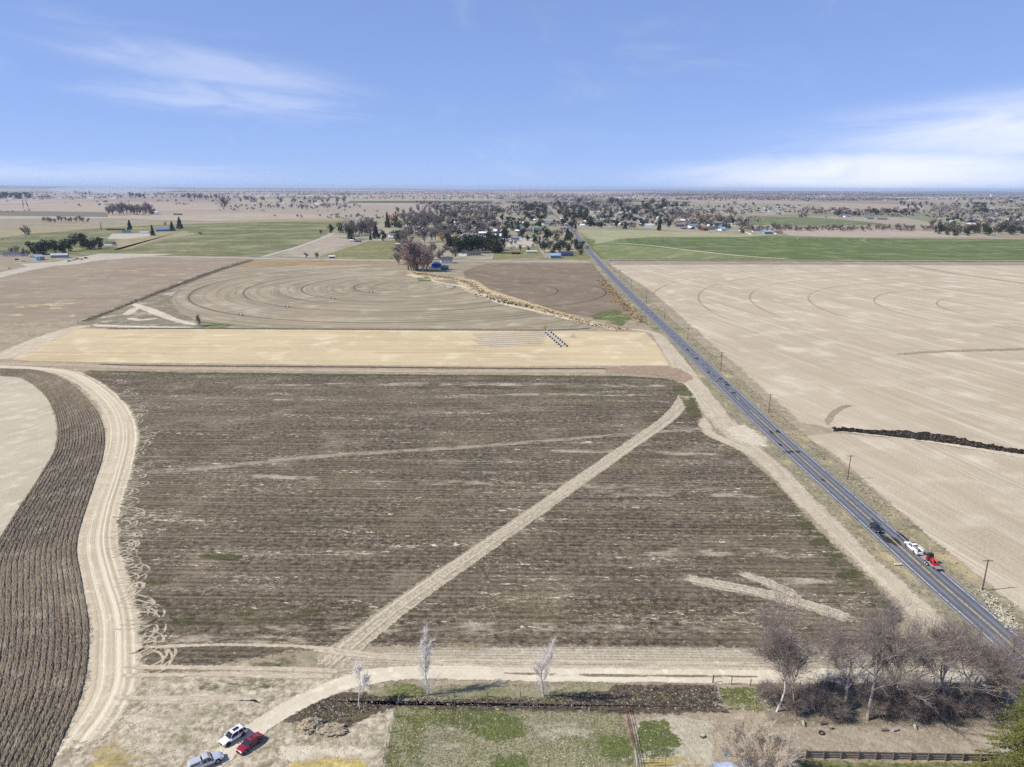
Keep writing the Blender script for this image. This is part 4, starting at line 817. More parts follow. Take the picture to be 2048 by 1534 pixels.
# ---------------------------------------------------------------- small mesh kit
class MB:
    def __init__(s): s.V = []; s.F = []
    def add(s, V, F):
        o = len(s.V); s.V += [tuple(v) for v in V]; s.F += [tuple(i + o for i in f) for f in F]; return s
    def box(s, c, d, rz=0.0, taper=1.0, bev=0.0):
        x, y, z = [k / 2 for k in d]; V = []
        for sz, k in ((-1, 1.0), (1, taper)):
            for sx, sy in ((-1, -1), (1, -1), (1, 1), (-1, 1)): V.append((sx * x * k, sy * y * k, sz * z))
        cr, sr = math.cos(rz), math.sin(rz); V = [(c[0] + a * cr - b * sr, c[1] + a * sr + b * cr, c[2] + e) for a, b, e in V]
        return s.add(V, [(3, 2, 1, 0), (4, 5, 6, 7), (0, 1, 5, 4), (1, 2, 6, 5), (2, 3, 7, 6), (3, 0, 4, 7)])
    def bar(s, a, b, r, n=6, r2=None):
        V, F = tubes([(*a, *b, r, r if r2 is None else r2)], n); F = [tuple(f) for f in F] + [tuple(range(n))[::-1], tuple(range(n, 2 * n))]
        return s.add(V, F)
    def wheel(s, c, r, w_, n=16, axis='Y'):
        V = []
        for sgn, k in ((-1, .86), (-.7, 1), (.7, 1), (1, .86)):
            for i in range(n):
                a = 2 * math.pi * i / n; V.append((c[0] + r * k * math.cos(a), c[1] + sgn * w_ / 2, c[2] + r * k * math.sin(a)))
        F = [(j * n + i, j * n + (i + 1) % n, (j + 1) * n + (i + 1) % n, (j + 1) * n + i) for j in range(3) for i in range(n)]
        return s.add(V, F + [tuple(range(n)), tuple(range(3 * n, 4 * n))[::-1]])
    def loft(s, rings, cap=True):
        n = len(rings[0]); V = [p for r_ in rings for p in r_]
        F = [(j * n + i, j * n + (i + 1) % n, (j + 1) * n + (i + 1) % n, (j + 1) * n + i) for j in range(len(rings) - 1) for i in range(n)]
        if cap: F += [tuple(range(n))[::-1], tuple(range((len(rings) - 1) * n, len(rings) * n))]
        return s.add(V, F)
    def build(s, name, mat, parent=None, smooth=False, bevel=0.0):
        o = mesh_obj(name, s.V, s.F, mat, parent, smooth=smooth)
        bm = bmesh.new(); bm.from_mesh(o.data); bmesh.ops.recalc_face_normals(bm, faces=bm.faces); bm.to_mesh(o.data); bm.free()
        if bevel:
            md = o.modifiers.new('bevel', 'BEVEL'); md.width = bevel; md.segments = 2; md.limit_method = 'ANGLE'
        return o
def carpaint(name, c, metal=0.0):
    mt = bpy.data.materials.new(name); mt.use_nodes = True; t = T(mt.node_tree); b = mt.node_tree.nodes['Principled BSDF']
    v = t.n('ShaderNodeTexCoord').outputs['Object']; z = t.sep(v)[2]
    dirt = t.m('MULTIPLY', t.step(z, .75, .2), t.step(t.noise(v, 3, 4, .6), .3, .7))
    t.L(t.mix(t.m('MULTIPLY', dirt, .5), c, (.36, .31, .24)), b.inputs['Base Color']); b.inputs['Roughness'].default_value = .32; b.inputs['Metallic'].default_value = metal
    b.inputs['Coat Weight'].default_value = .5; b.inputs['Coat Roughness'].default_value = .12
    return mt
M_GLASS = plain('car_glass', (.02, .025, .03), .06, spec=.8, vary=.1); M_TYRE = plain('tyre_rubber', (.025, .024, .023), .85, vary=.2); M_RIM = plain('alloy_rim', (.42, .42, .43), .35, .8, vary=.1)
M_LAMP = plain('lamp_glass', (.75, .76, .78), .1, spec=.7, vary=.05); M_TAIL = plain('tail_lamp', (.35, .015, .015), .2, vary=.05); M_BLK = plain('black_plastic', (.022, .022, .024), .6, vary=.2); M_PLATE = plain('plate', (.6, .6, .58), .4, vary=.1)
def vehicle(name, loc, yaw, label, L, Wd, Hh, paint, kind='suv', sunroof=True, rim=M_RIM, cat='car', hood=None, z0=.02):
    """x forward; body loft, greenhouse of real panes between pillars, roof, wheels in arches, lamps, mirrors"""
    root = empty(name, loc, yaw); tag(root, label, cat); f = L / 2; hw = Wd / 2
    hb = {'sedan': .62, 'suv': .58, 'pickup': .60}[kind] * Hh; sill = .24 if kind == 'sedan' else .33; bonnet = hb * (.93 if kind == 'sedan' else .98)
    if kind == 'sedan': A, B, Cc, D = .22, .02, -.24, -.40
    elif kind == 'suv': A, B, Cc, D = .22, .07, -.38, -.475
    else: A, B, Cc, D = .20, .09, -.075, -.115
    st = [(-.5, .70, .86), (-.488, .92, .97), (-.44, .99, 1.0), (-.3, 1, 1.0), (0, 1, 1.0), (A, 1, .985), (.36, .98, .93), (.455, .92, .86), (.49, .80, .74), (.5, .70, .62)]
    rings = []
    for x, wk, hk in st:
        w_ = hw * wk; h_ = bonnet * hk if x > A - .01 else hb * hk
        if kind == 'pickup' and x < D: h_ = hb * hk * 1.0
        rings.append([(x * L, -w_ * .90, sill), (x * L, -w_, sill + .14), (x * L, -w_ * 1.0, h_ * .72), (x * L, -w_ * .95, h_ * .95), (x * L, -w_ * .80, h_), (x * L, 0, h_ + .03), (x * L, w_ * .80, h_), (x * L, w_ * .95, h_ * .95), (x * L, w_, h_ * .72), (x * L, w_, sill + .14), (x * L, w_ * .90, sill)])
    body = MB().loft(rings).build('body', paint, root, smooth=True); md = body.modifiers.new('edge', 'EDGE_SPLIT'); md.split_angle = R(38)
    zt = Hh; wb, wt = hw * .90, hw * .70
    def ring(x, w_, z): return [(x * L, -w_, z), (x * L, w_, z)]
    P = {}
    bl, tl, tr, br = A * L, B * L, Cc * L, D * L
    g = MB(); zb = hb * .99
    g.loft([[(bl, -wb * .96, zb), (bl, wb * .96, zb), (br, wb * .96, zb), (br, -wb * .96, zb)], [(tl, -wt, zt - .05), (tl, wt, zt - .05), (tr, wt, zt - .05), (tr, -wt, zt - .05)]])
    g.build('window_glass', M_GLASS, root)
    rf = MB(); ov = .03
    rf.loft([[(tl + .04, -wt - ov, zt - .07), (tl + .04, wt + ov, zt - .07), (tr - .04, wt + ov, zt - .07), (tr - .04, -wt - ov, zt - .07)], [(tl - .16, -wt * .86, zt), (tl - .16, wt * .86, zt), (tr + .14, wt * .86, zt), (tr + .14, -wt * .86, zt)]])
    roof = rf.build('roof', paint, root)
    if sunroof: MB().box(((tl * .55 + tr * .45), 0, zt + .004), ((tl - tr) * (.52 if kind == 'suv' else .30), wt * 1.15, .012)).build('sunroof', M_GLASS, roof)
    for sgn in (-1, 1):
        for (xb, xt) in ((bl, tl), (br, tr), (bl * .5 + br * .5 - .05, tl * .5 + tr * .5)) + (((br + .55, tr + .30),) if kind == 'suv' else ()):
            MB().bar((xb, sgn * wb * .965, zb), (xt, sgn * (wt + .01), zt - .05), .045, 4).build('pillar', paint, root)
    wr = {'sedan': .33, 'suv': .38, 'pickup': .41}[kind]
    for x in (.315, -.295 if kind != 'pickup' else -.28):
        for sgn in (-1, 1):
            MB().wheel((x * L, sgn * (hw - .07), wr + .05), wr + .09, .16).build('wheel_arch', M_BLK, root)
            ty = MB().wheel((x * L, sgn * (hw - .08), wr), wr, .24).build('tyre', M_TYRE, root, smooth=False)
            MB().wheel((x * L, sgn * (hw + .02), wr), wr * .62, .06, 10).build('rim', rim, ty)
    for sgn in (-1, 1):
        MB().box((f * .955, sgn * hw * .64, bonnet * .74), (.16, hw * .36, .14)).build('headlight', M_LAMP, root)
        MB().box((-f * .985, sgn * hw * .74, hb * .82), (.10, hw * .26, .20)).build('tail_light', M_TAIL, root)
        MB().box((A * L - .12, sgn * (hw + .09), hb + .05), (.16, .20, .14)).build('mirror', paint if kind != 'pickup' else M_BLK, root)
    MB().box((f * .992, 0, bonnet * .62), (.08, hw * .95, .16)).build('grille', M_BLK, root)
    MB().box((f * .985, 0, sill + .06), (.12, hw * 1.5, .14)).build('bumper', M_BLK, root)
    MB().box((-f * .99, 0, sill + .10), (.12, hw * 1.6, .18)).build('bumper', M_BLK if kind != 'pickup' else M_RIM, root)
    return root, dict(L=L, hw=hw, hb=hb, D=D, Hh=Hh, zt=zt)
def aim(a, b):
    p, q = G(*a), G(*b); return math.atan2(q.y - p.y, q.x - p.x)
P_WHITE, P_RED, P_SILV, P_BLACK = carpaint('white_paintwork', (.78, .78, .77)), carpaint('red_paintwork', (.24, .008, .03)), carpaint('silver_paintwork', (.56, .58, .62), .35), carpaint('black_paintwork', (.012, .013, .018))
zc = .08
def up(p, z): return (p.x, p.y, z)
vehicle('suv_car', up(G(467, 1478), zc), aim((490, 1463), (443, 1494)), 'white SUV with dark roof window parked on the dirt road', 4.75, 1.9, 1.68, P_WHITE, 'suv', rim=M_BLK)
vehicle('sedan_car', up(G(500, 1492), zc), aim((521, 1474), (477, 1508)), 'dark red sedan parked beside the white SUV', 4.85, 1.84, 1.46, P_RED, 'sedan')
pk, dm = vehicle('pickup_truck', up(G(412, 1530), zc), aim((385, 1541), (455, 1511)), 'silver pickup with a canopy over its bed at the lower edge', 5.6, 1.95, 1.85, P_SILV, 'pickup', sunroof=False, cat='pickup')
def canopy(root, dm, mat):
    x0, x1 = dm['D'] * dm['L'] - .05, -dm['L'] / 2 + .06; hw = dm['hw']
    MB().loft([[(x0, -hw * .9, dm['hb'] * .98), (x0, hw * .9, dm['hb'] * .98), (x1, hw * .9, dm['hb'] * .98), (x1, -hw * .9, dm['hb'] * .98)], [(x0, -hw * .72, dm['zt'] - .04), (x0, hw * .72, dm['zt'] - .04), (x1 + .2, hw * .72, dm['zt'] - .06), (x1 + .2, -hw * .72, dm['zt'] - .06)]]).build('canopy', mat, root, bevel=.05)
    for sgn in (-1, 1): MB().box(((x0 + x1) / 2, sgn * hw * .825, (dm['hb'] + dm['zt']) / 2 - .02), (abs(x1 - x0) * .7, .05, .26)).build('canopy_window', M_GLASS, root)
canopy(pk, dm, P_SILV)
ROAD_Z = .165
road_dir = aim((1718, 1020), (1869, 1156))
vehicle('suv_car', up(G(1752, 1061), ROAD_Z), road_dir, 'black SUV driving towards the camera on the highway', 4.7, 1.9, 1.7, P_BLACK, 'suv', rim=M_RIM)
wt_, dm = vehicle('work_truck', up(G(1826, 1101), ROAD_Z), road_dir + math.pi, 'white work truck towing a trailer on the highway', 6.6, 2.0, 1.9, P_WHITE, 'pickup', sunroof=False, cat='truck')
L2 = dm['L']; hw = dm['hw']; x0, x1 = dm['D'] * L2 - .15, -L2 / 2 + .1
for sgn in (-1, 1):
    MB().box(((x0 + x1) / 2, sgn * hw * .86, dm['hb'] + .16), (abs(x1 - x0), .36, .42)).build('tool_box', P_WHITE, wt_, bevel=.03)
    MB().bar((x0, sgn * hw * .8, dm['zt'] + .12), (x1, sgn * hw * .8, dm['zt'] + .12), .04).build('rack_rail', P_WHITE, wt_)
    for x in (x0, (x0 + x1) / 2, x1): MB().bar((x, sgn * hw * .8, dm['hb'] + .3), (x, sgn * hw * .8, dm['zt'] + .12), .035).build('rack_post', P_WHITE, wt_)
for x in (x0, (x0 + x1) / 2, x1): MB().bar((x, -hw * .8, dm['zt'] + .12), (x, hw * .8, dm['zt'] + .12), .035).build('rack_bar', P_WHITE, wt_)
MB().box(((x0 + x1) / 2, 0, dm['hb'] + .02), (abs(x1 - x0), 1.2, .05)).build('bed_floor', M_BLK, wt_)
MB().box((.4, 0, dm['zt'] + .06), (.25, 1.1, .12)).build('light_bar', M_BLK, wt_)
# trailer with a compact red tractor loader
M_DECK = plain('weathered_deck', (.36, .33, .29), .85); M_STEEL = plain('grey_steel', (.40, .40, .41), .5, .5); M_REDP = plain('red_enamel', (.50, .012, .02), .4, vary=.15)
tp = up(G(1860, 1129), ROAD_Z); ty = road_dir + math.pi
trl = empty('flatbed_trailer', tp, ty); tag(trl, 'flatbed trailer behind the white truck, carrying the red tractor', 'trailer')
for k in range(9): MB().box((0, -.92 + .23 * k, .72), (5.4, .215, .05)).build('plank', M_DECK, trl)
for sgn in (-1, 1):
    MB().box((0, sgn * 1.06, .66), (5.5, .08, .16)).build('side_rail', M_STEEL, trl)
    MB().bar((2.7, sgn * .9, .62), (4.2, 0, .55), .06, 6).build('drawbar', M_STEEL, trl)
    for x in (-.65, .2):
        tyr = MB().wheel((x, sgn * 1.2, .38), .38, .22).build('tyre', M_TYRE, trl); MB().wheel((x, sgn * 1.3, .38), .22, .05, 10).build('rim', M_PLATE, tyr)
    MB().box((-.22, sgn * 1.2, .80), (1.75, .28, .04)).build('mudguard', M_BLK, trl)
MB().box((-3.3, 0, .80), (1.3, 1.8, .06)).build('loading_ramp', M_DECK, trl)
for k in range(6): MB().box((-3.8 + .2 * k, 0, .845), (.05, 1.8, .04)).build('ramp_cleat', M_STEEL, trl)
trc = empty('compact_tractor', (tp[0], tp[1], tp[2] + .745), ty + math.pi); tag(trc, 'red compact tractor loader with black cab strapped on the trailer', 'tractor')
MB().loft([[(x, -w_, z1), (x, w_, z1), (x, w_ * .85, z2), (x, -w_ * .85, z2)] for x, w_, z1, z2 in ((.1, .36, .55, 1.15), (.8, .36, .55, 1.18), (1.35, .33, .58, 1.1), (1.45, .26, .62, .95))]).build('hood', M_REDP, trc, bevel=.04)
MB().box((-.4, 0, .7), (1.2, .7, .35)).build('chassis', M_REDP, trc, bevel=.04)
MB().loft([[(.15, -.6, .95), (.15, .6, .95), (-.95, .6, .95), (-.95, -.6, .95)], [(.0, -.55, 2.0), (.0, .55, 2.0), (-.85, .55, 2.0), (-.85, -.55, 2.0)]]).build('cab', M_GLASS, trc)
for sx in (.08, -.9):
    for sgn in (-1, 1): MB().bar((sx, sgn * .6, .9), (sx * .94, sgn * .56, 2.0), .05, 4).build('cab_post', M_BLK, trc)
MB().box((-.43, 0, 2.05), (1.15, 1.25, .12)).build('cab_roof', M_BLK, trc, bevel=.04)
for sgn in (-1, 1):
    a = MB().wheel((-.55, sgn * .62, .55), .55, .34, 20).build('rear_tyre', M_TYRE, trc); MB().wheel((-.55, sgn * .78, .55), .3, .06, 10).build('rim', M_REDP, a)
    a = MB().wheel((1.05, sgn * .55, .36), .36, .26).build('front_tyre', M_TYRE, trc); MB().wheel((1.05, sgn * .67, .36), .2, .05, 10).build('rim', M_REDP, a)
    MB().bar((.25, sgn * .5, 1.1), (1.2, sgn * .5, 1.35), .06, 4).bar((1.2, sgn * .5, 1.35), (1.95, sgn * .5, .55), .06, 4).build('loader_arm', M_REDP, trc)
    MB().box((-.55, sgn * .62, 1.13), (.95, .36, .05)).build('fender', M_REDP, trc)
MB().loft([[(1.95, y, .12), (2.4, y, .08), (2.15, y, .5), (1.95, y, .6)] for y in (-.75, .75)]).build('bucket', M_REDP, trc)
MB().bar((-1.0, 0, .7), (-1.35, 0, 1.5), .07, 5).bar((-1.35, 0, 1.5), (-1.8, 0, .75), .06, 5).build('backhoe_arm', M_REDP, trc)
# small white car far up the highway
vehicle('suv_car', up(G(1117, 442.5), ROAD_Z), aim((1108, 428), (1143, 459)), 'white car far up the highway among the first houses', 5.0, 2.0, 1.9, P_WHITE, 'suv')

# ---------------------------------------------------------------- utility poles
M_POLE = plain('pole_wood', (.115, .085, .065), .85, vary=.4, scale=1.0); M_INS = plain('insulator', (.30, .32, .33), .3)
def pole(u, v, vt, label, arm=True, can=False, grp='utility poles along the highway'):
    p = G(u, v); h = max(tall(u, v, vt), 7.5); root = empty('utility_pole', (p.x, p.y, 0)); tag(root, label, 'pole', grp)
    MB().bar((0, 0, -.3), (0, 0, h), .17, 8, .12).build('pole_shaft', M_POLE, root)
    if arm:
        MB().box((0, 0, h - .35), (2.5, .11, .13)).build('cross_arm', M_POLE, root)
        for x in (-1.1, -.45, .45, 1.1): MB().bar((x, 0, h - .28), (x, 0, h - .06), .045, 6, .03).build('insulator', M_INS, root)
        for sgn in (-1, 1): MB().bar((sgn * .65, .07, h - .4), (0, .12, h - .95), .025, 4).build('brace', M_STEEL, root)
    if can: MB().bar((-.42, 0, h - 2.4), (-.42, 0, h - 1.5), .26, 10).build('transformer', plain('transformer_grey', (.16, .16, .17), .5), root)
names = ['nearest the camera, above pale grass', 'second from the camera, right of the black SUV lane', 'third from the camera, just above the gravel entrance', 'with a transformer can, fourth from the camera', 'fifth from the camera, level with the straw field', 'sixth from the camera, level with the ditch mouth', 'seventh from the camera', 'eighth from the camera, level with the brown field', 'ninth from the camera', 'tenth from the camera, next to the cross road']
for i, (u, v, vt) in enumerate([(1964, 1182, 1119), (1695, 959.5, 910), (1537.5, 825, 788), (1441, 743.5, 704.5), (1375, 678.6, 656), (1329, 638.6, 615), (1292.5, 605.8, 582), (1262, 577.6, 559.6), (1239, 555, 540), (1219.7, 537.7, 520.5)]):
    pole(u, v, vt, 'wooden utility pole ' + names[i], True, i == 3)
for i, (u, v, vt, l) in enumerate([(1203.5, 519, 503, 'at the corner of wheat field and cross road'), (1333, 519, 509, 'in front of the wheat field'), (222.5, 507, 495, 'by the farmyard lane on the left'), (376, 507.5, 499, 'in front of the green pasture'), (688, 517.5, 505, 'between the paddocks left of the village')]):
    pole(u, v, vt, 'slim utility pole ' + l, i in (0, 1), False, 'utility poles along the county road')

# ---------------------------------------------------------------- fences
M_FPOST = plain('fence_post_wood', (.20, .165, .135), .9, vary=.5); M_WIRE = plain('wire', (.20, .19, .18), .5, .6); M_PIPE = plain('rusty_red_pipe', (.20, .045, .05), .7, vary=.5); M_BOARD = plain('weathered_boards', (.36, .30, .235), .9, vary=.6, scale=4); M_GPOST = plain('pale_post', (.42, .39, .36), .85, vary=.3)
def wire_fence(pts, label, step=3.3, h=1.35, mat=M_FPOST, wires=(.45, .85, 1.2), z=.05, grp=None):
    W = [np.array(G(*p)[:2]) for p in pts]; root = empty('wire_fence', (W[0][0], W[0][1], z)); tag(root, label, 'fence', grp); rg = random.Random(len(label))
    for a, b in zip(W[:-1], W[1:]):
        L = np.linalg.norm(b - a); n = max(int(round(L / step)), 1)
        for k in range(n + (1 if b is W[-1] else 0)):
            q = a + (b - a) * k / n - W[0]; hh = h * rg.uniform(.85, 1.2)
            MB().bar((q[0], q[1], -.2), (q[0] + rg.gauss(0, .05), q[1] + rg.gauss(0, .05), hh), rg.uniform(.07, .11), 6).build('post', mat, root)
        for zz in wires: MB().bar((*(a - W[0]), zz), (*(b - W[0]), zz), .012, 3).build('wire', M_WIRE, root)
wire_fence([(795, 1410), (910, 1412), (1075, 1417), (1250, 1424)], 'wire fence on dark posts along the top of the lawn')
wire_fence([(798, 1405), (778, 1465), (762, 1560)], 'pale leaning wire fence down the left side of the lawn', 3.6, 1.3, M_GPOST)
wire_fence([(845, 1393), (1040, 1396), (1100, 1396)], 'short row of fence posts above the burnt strip', 6.5, 1.3)
wire_fence([(1426, 1366), (1500, 1372), (1700, 1374), (1900, 1370), (1960, 1370)], 'wire fence along the dirt road in front of the thicket', 3.2, 1.6)
wire_fence([(1424, 1366), (1436, 1395), (1448, 1420)], 'pale corner fence stub left of the thicket', 2.6, 1.7, M_GPOST)
fr = empty('pipe_fence', tuple(G(1250, 1420))); tag(fr, 'rust red pipe fence right of the worn grass', 'fence'); a = G(1250, 1420)
prev = None
for k, (u, v) in enumerate([(1251, 1424), (1257, 1450), (1263, 1478), (1269, 1508), (1274, 1540)]):
    q = G(u, v) - a; MB().bar((q.x, q.y, -.2), (q.x, q.y, 1.5), .06, 6).build('post', M_PIPE if k < 3 else M_GPOST, fr)
    if prev is not None:
        for zz in (.5, .95, 1.35): MB().bar((prev.x, prev.y, zz), (q.x, q.y, zz), .04, 5).build('rail', M_PIPE if k < 4 else M_GPOST, fr)
    prev = q
for j, (u, v, l) in enumerate([(1277, 1527, 'left'), (1300, 1532, 'right')]):
    p = G(u, v, .1); cp = empty('corral_panel', tuple(p), 0); tag(cp, 'dark tube corral panel at the lower edge, %s one of two' % l, 'panel', 'corral panels')
    for zz in (.2, .7, 1.2, 1.6): MB().bar((0, 0, zz), (2.6, 0, zz), .025, 5).build('tube', M_BLK, cp)
    for x in (0, 1.3, 2.6): MB().bar((x, 0, 0), (x, 0, 1.6), .025, 5).build('upright', M_BLK, cp)
# board fence at the lower right
a, b = G(1612, 1516), G(1995, 1523); d = b - a; L = d.length; bf = empty('board_fence', tuple(a), math.atan2(d.y, d.x)); tag(bf, 'weathered plank fence with heavy posts along the lower right paddock', 'fence')
nb = int(L / 2.75)
for k in range(nb + 1): MB().box((k * L / nb, -.05, .75), (.2, .2, 1.75)).build('post', M_FPOST, bf)
for zz in (.35, .85, 1.38): MB().box((L / 2, .08, zz), (L, .06, .16)).build('rail', M_BOARD, bf)
pm = MB().box((0, .15, .72), (.33, .03, 1.15)).build('plank', M_BOARD, bf); n = int(L / .36)
for k in range(n):
    o = pm if k == 0 else pm.copy()
    if k: COL.objects.link(o)
    o.location = (.2 + k * .36, 0, random.Random(k).uniform(-.06, .05))
# ---------------------------------------------------------------- odds and ends in the yards
def blob(name, p, rad, hgt, mat, label, cat, seed, n=18, m_=9, rough=.12):
    rg = np.random.default_rng(seed); V = []; F = []
    for j in range(m_):
        f = j / (m_ - 1); rr = math.cos(f * math.pi / 2) ** .8; zz = math.sin(f * math.pi / 2) * hgt
        for i in range(n):
            a_ = 2 * math.pi * i / n; k = 1 + rg.normal(0, rough); V.append((rad[0] * rr * k * math.cos(a_), rad[1] * rr * k * math.sin(a_), zz * (1 + rg.normal(0, rough * .6)) - (.1 if j == 0 else 0)))
    F = [(j * n + i, j * n + (i + 1) % n, (j + 1) * n + (i + 1) % n, (j + 1) * n + i) for j in range(m_ - 1) for i in range(n)]
    o = mesh_obj(name, V, F, mat); o.location = p; tag(o, label, cat); return o
M_DIRT = soil('mound_soil', (.36, .295, .215), (.22, .18, .13), (.50, .43, .34), patch=.5, feather=False, bump=1.0, grain=.9, fine=2.2)
blob('dirt_mound', tuple(G(624, 1455)), (2.2, 1.7), 1.5, M_DIRT, 'steep tan dirt mound beside the dirt road bend', 'mound', 3, 26, 12, .16)
blob('dirt_mound', tuple(G(662, 1462)), (2.9, 1.5), .9, M_DIRT, 'low long dirt mound right of the steep one', 'mound', 4, 26, 12, .16)
M_STUMP = bark('cut_wood', (.40, .32, .22), (.52, .43, .31), 3)
for (u, v, r_, h_, l) in ((1405, 1474, .42, .45, 'round cut tree stump on the dusty yard'), (1662, 1458, .25, .5, 'upright log round at the paddock edge near the tyre')):
    root = empty('tree_stump', tuple(G(u, v))); tag(root, l, 'stump'); MB().bar((0, 0, -.1), (0, 0, h_), r_ * 1.15, 12, r_).build('stump_bark', M_TRUNK, root); MB().bar((0, 0, h_), (0, 0, h_ + .03), r_ * .93, 12).build('cut_face', M_STUMP, root)
def torus(name, p, r_, rt, mat, label):
    n, k = 20, 8; V = [((r_ + rt * math.cos(b_)) * math.cos(a_), (r_ + rt * math.cos(b_)) * math.sin(a_), rt * math.sin(b_) + rt) for a_ in np.linspace(0, 2 * math.pi, n, False) for b_ in np.linspace(0, 2 * math.pi, k, False)]
    F = [(i * k + j, ((i + 1) % n) * k + j, ((i + 1) % n) * k + (j + 1) % k, i * k + (j + 1) % k) for i in range(n) for j in range(k)]
    o = mesh_obj(name, V, F, mat, smooth=True); o.location = p; tag(o, label, 'tyre')
torus('old_tyre', tuple(G(1643, 1467)), .42, .14, M_TYRE, 'old black tyre lying on the paddock dirt below the thicket')
for i, (u, v, a_, l, mt_) in enumerate([(1646, 1449, .2, 'reddish', M_TRUNK), (1607, 1450, 1.3, 'pale grey', M_GPOST), (1830, 1456, 1.2, 'upright grey', M_GPOST), (1790, 1462, .3, 'whitish', M_GPOST), (1768, 1462, .1, 'dark', M_FPOST)]):
    p = G(u, v); root = empty('log', (p.x, p.y, .3), a_); tag(root, '%s cut log lying at the thicket edge, %s' % (l, ['near the tyre', 'below the slim forked tree', 'below the leaning tree', 'left of the upright grey one', 'leftmost on the bare paddock'][i]), 'log')
    MB().bar((-.55, 0, 0), (.55, 0, .0), .24, 10).build('log_bark', mt_, root); MB().bar((.55, 0, 0), (.565, 0, 0), .22, 10).build('log_end', M_STUMP, root)
# tarp covered heap
rg = np.random.default_rng(6); n, m_ = 22, 16; V = []
for j in range(m_):
    for i in range(n):
        x, y = (i / (n - 1) - .5) * 6.2, (j / (m_ - 1) - .5) * 4.4; r_ = math.hypot(x / 3.1, y / 2.2)
        V.append((x, y, max(0, 1.7 * (1 - r_ ** 1.6)) + .12 * math.sin(x * 2.2 + y) * math.cos(y * 2.7) + rg.normal(0, .035) + .1))
F = [(j * n + i, j * n + i + 1, (j + 1) * n + i + 1, (j + 1) * n + i) for j in range(m_ - 1) for i in range(n - 1)]
o = mesh_obj('tarp_heap', V, F, plain('pale_blue_tarp', (.36, .42, .56), .5, vary=.4), smooth=True); o.location = tuple(G(1468, 1545)); tag(o, 'heap under a wrinkled pale blue tarp below the tan tree', 'tarp')
o = mesh_obj('tarp_heap', [(v[0] * .45, v[1] * .4, v[2] * 1.15) for v in V], F, plain('teal_tarp', (.035, .12, .16), .5, vary=.4), smooth=True); o.location = tuple(G(1463, 1506)); tag(o, 'small heap under a dark teal tarp behind the pale blue one', 'tarp')
o = mesh_obj('litter_sheet', [(-1, -.2, .1), (-.2, -.5, .35), (1.2, -.1, .1), (1.1, .25, .3), (-.3, .1, .12), (-.9, .3, .2)], [(0, 1, 4, 5), (1, 2, 3, 4)], plain('white_plastic', (.7, .7, .7), .5)); o.location = up(G(1795, 1131), .3); tag(o, 'crumpled white plastic sheet beside the left highway shoulder', 'litter')
# ---------------------------------------------------------------- tree kinds of the middle and far distance
def leaf_crown(rng, n, shape, size, elong=1.0):
    """n loose leaf faces spread through a crown volume; shape(rng) -> point and outward direction"""
    V = []
    for _ in range(n):
        p, d = shape(rng); s = size * rng.uniform(.6, 1.4); a = rng.normal(0, 1, 3); a /= np.linalg.norm(a); b = np.cross(a, d + rng.normal(0, .3, 3)); b /= np.linalg.norm(b) + 1e-9
        V += [p - a * s, p + a * s * .8 + b * s * .3, p + b * s * elong]
    return V
def cone_shape(h, r, base=.08):
    def f(rng):
        s = rng.random() ** .75; s = 1 - s; z = h * (base + (1 - base) * s); lay = .72 + .28 * abs(math.sin(s * 22)); rr = r * (1 - s) ** .85 * lay * math.sqrt(rng.uniform(.25, 1)); a = rng.uniform(0, 6.283)
        return np.array([rr * math.cos(a), rr * math.sin(a), z - .12 * rr]), np.array([math.cos(a), math.sin(a), -.1])
    return f
def lump_shape(h, r, lumps, rng0, base=.25):
    C = [(rng0.normal(0, r * .34), rng0.normal(0, r * .34), h * rng0.uniform(base + .12, .82), r * rng0.uniform(.46, .64)) for _ in range(lumps)]
    def f(rng):
        x, y, z, q = C[rng.integers(len(C))]; d = rng.normal(0, 1, 3); d /= np.linalg.norm(d); p = np.array([x, y, z]) + d * q * rng.uniform(.6, 1) * np.array([1, 1, .9]); p[2] = max(p[2], h * .04); return p, d
    return f
M_PINE = foliage('pine_needles', (.020, .032, .016), (.038, .052, .022), (.058, .072, .032)); M_SPRUCE = foliage('spruce_needles', (.022, .036, .022), (.036, .052, .030), (.05, .068, .04)); M_GREEN = foliage('olive_leaves', (.055, .065, .022), (.08, .09, .03), (.12, .12, .05))
M_FTWIG = bark('far_twigs', (.19, .158, .14), (.29, .245, .225), .12); M_FTWIGP = bark('far_pink_twigs', (.30, .225, .195), (.39, .30, .265), .12); M_GOLD = bark('golden_twigs', (.46, .31, .08), (.60, .43, .13), .15)
def far_bare(seed, mat, h=10.0, w_=1.0, n=700, thick=.055, narrow=False):
    rng = np.random.default_rng(seed)
    S = fit(grow(rng, h, .28, levels=2, fork=.75 if narrow else .34, first=.15 if narrow else .12, spread=.3 if narrow else .68, up=.8 if narrow else .4, kids=(4, 6), decay=.25 if narrow else .7, wig=.1, twig=.05), h * .92); S[:, [0, 1, 3, 4]] *= w_
    T_ = S[S[:, 8] >= 1]; tw = twigs(T_, rng, n / max(len(T_), 1) / 2, (.5, 1.7) if not narrow else (.3, .9), thick, .3, 2)
    V1, F1 = tubes(S[:, :8], 4)
    idx = np.arange(len(tw)); p0, p1 = tw[:, :3], tw[:, 3:6]; d = p1 - p0; sd = np.cross(d, rng.normal(0, 1, d.shape)); sd /= np.linalg.norm(sd, axis=1)[:, None] + 1e-9
    V2 = np.stack([p0 - sd * thick, p0 + sd * thick, p1 + sd * thick * .6, p1 - sd * thick * .6], 1).reshape(-1, 3); F2 = np.arange(len(V2)).reshape(-1, 4) + len(V1)
    return raw_mesh('bare_tree', np.r_[V1, V2], np.r_[F1, F2], [M_BARK, mat], np.r_[np.where(S[:, 8].repeat(4) < 1, 0, 1), np.ones(len(F2))])
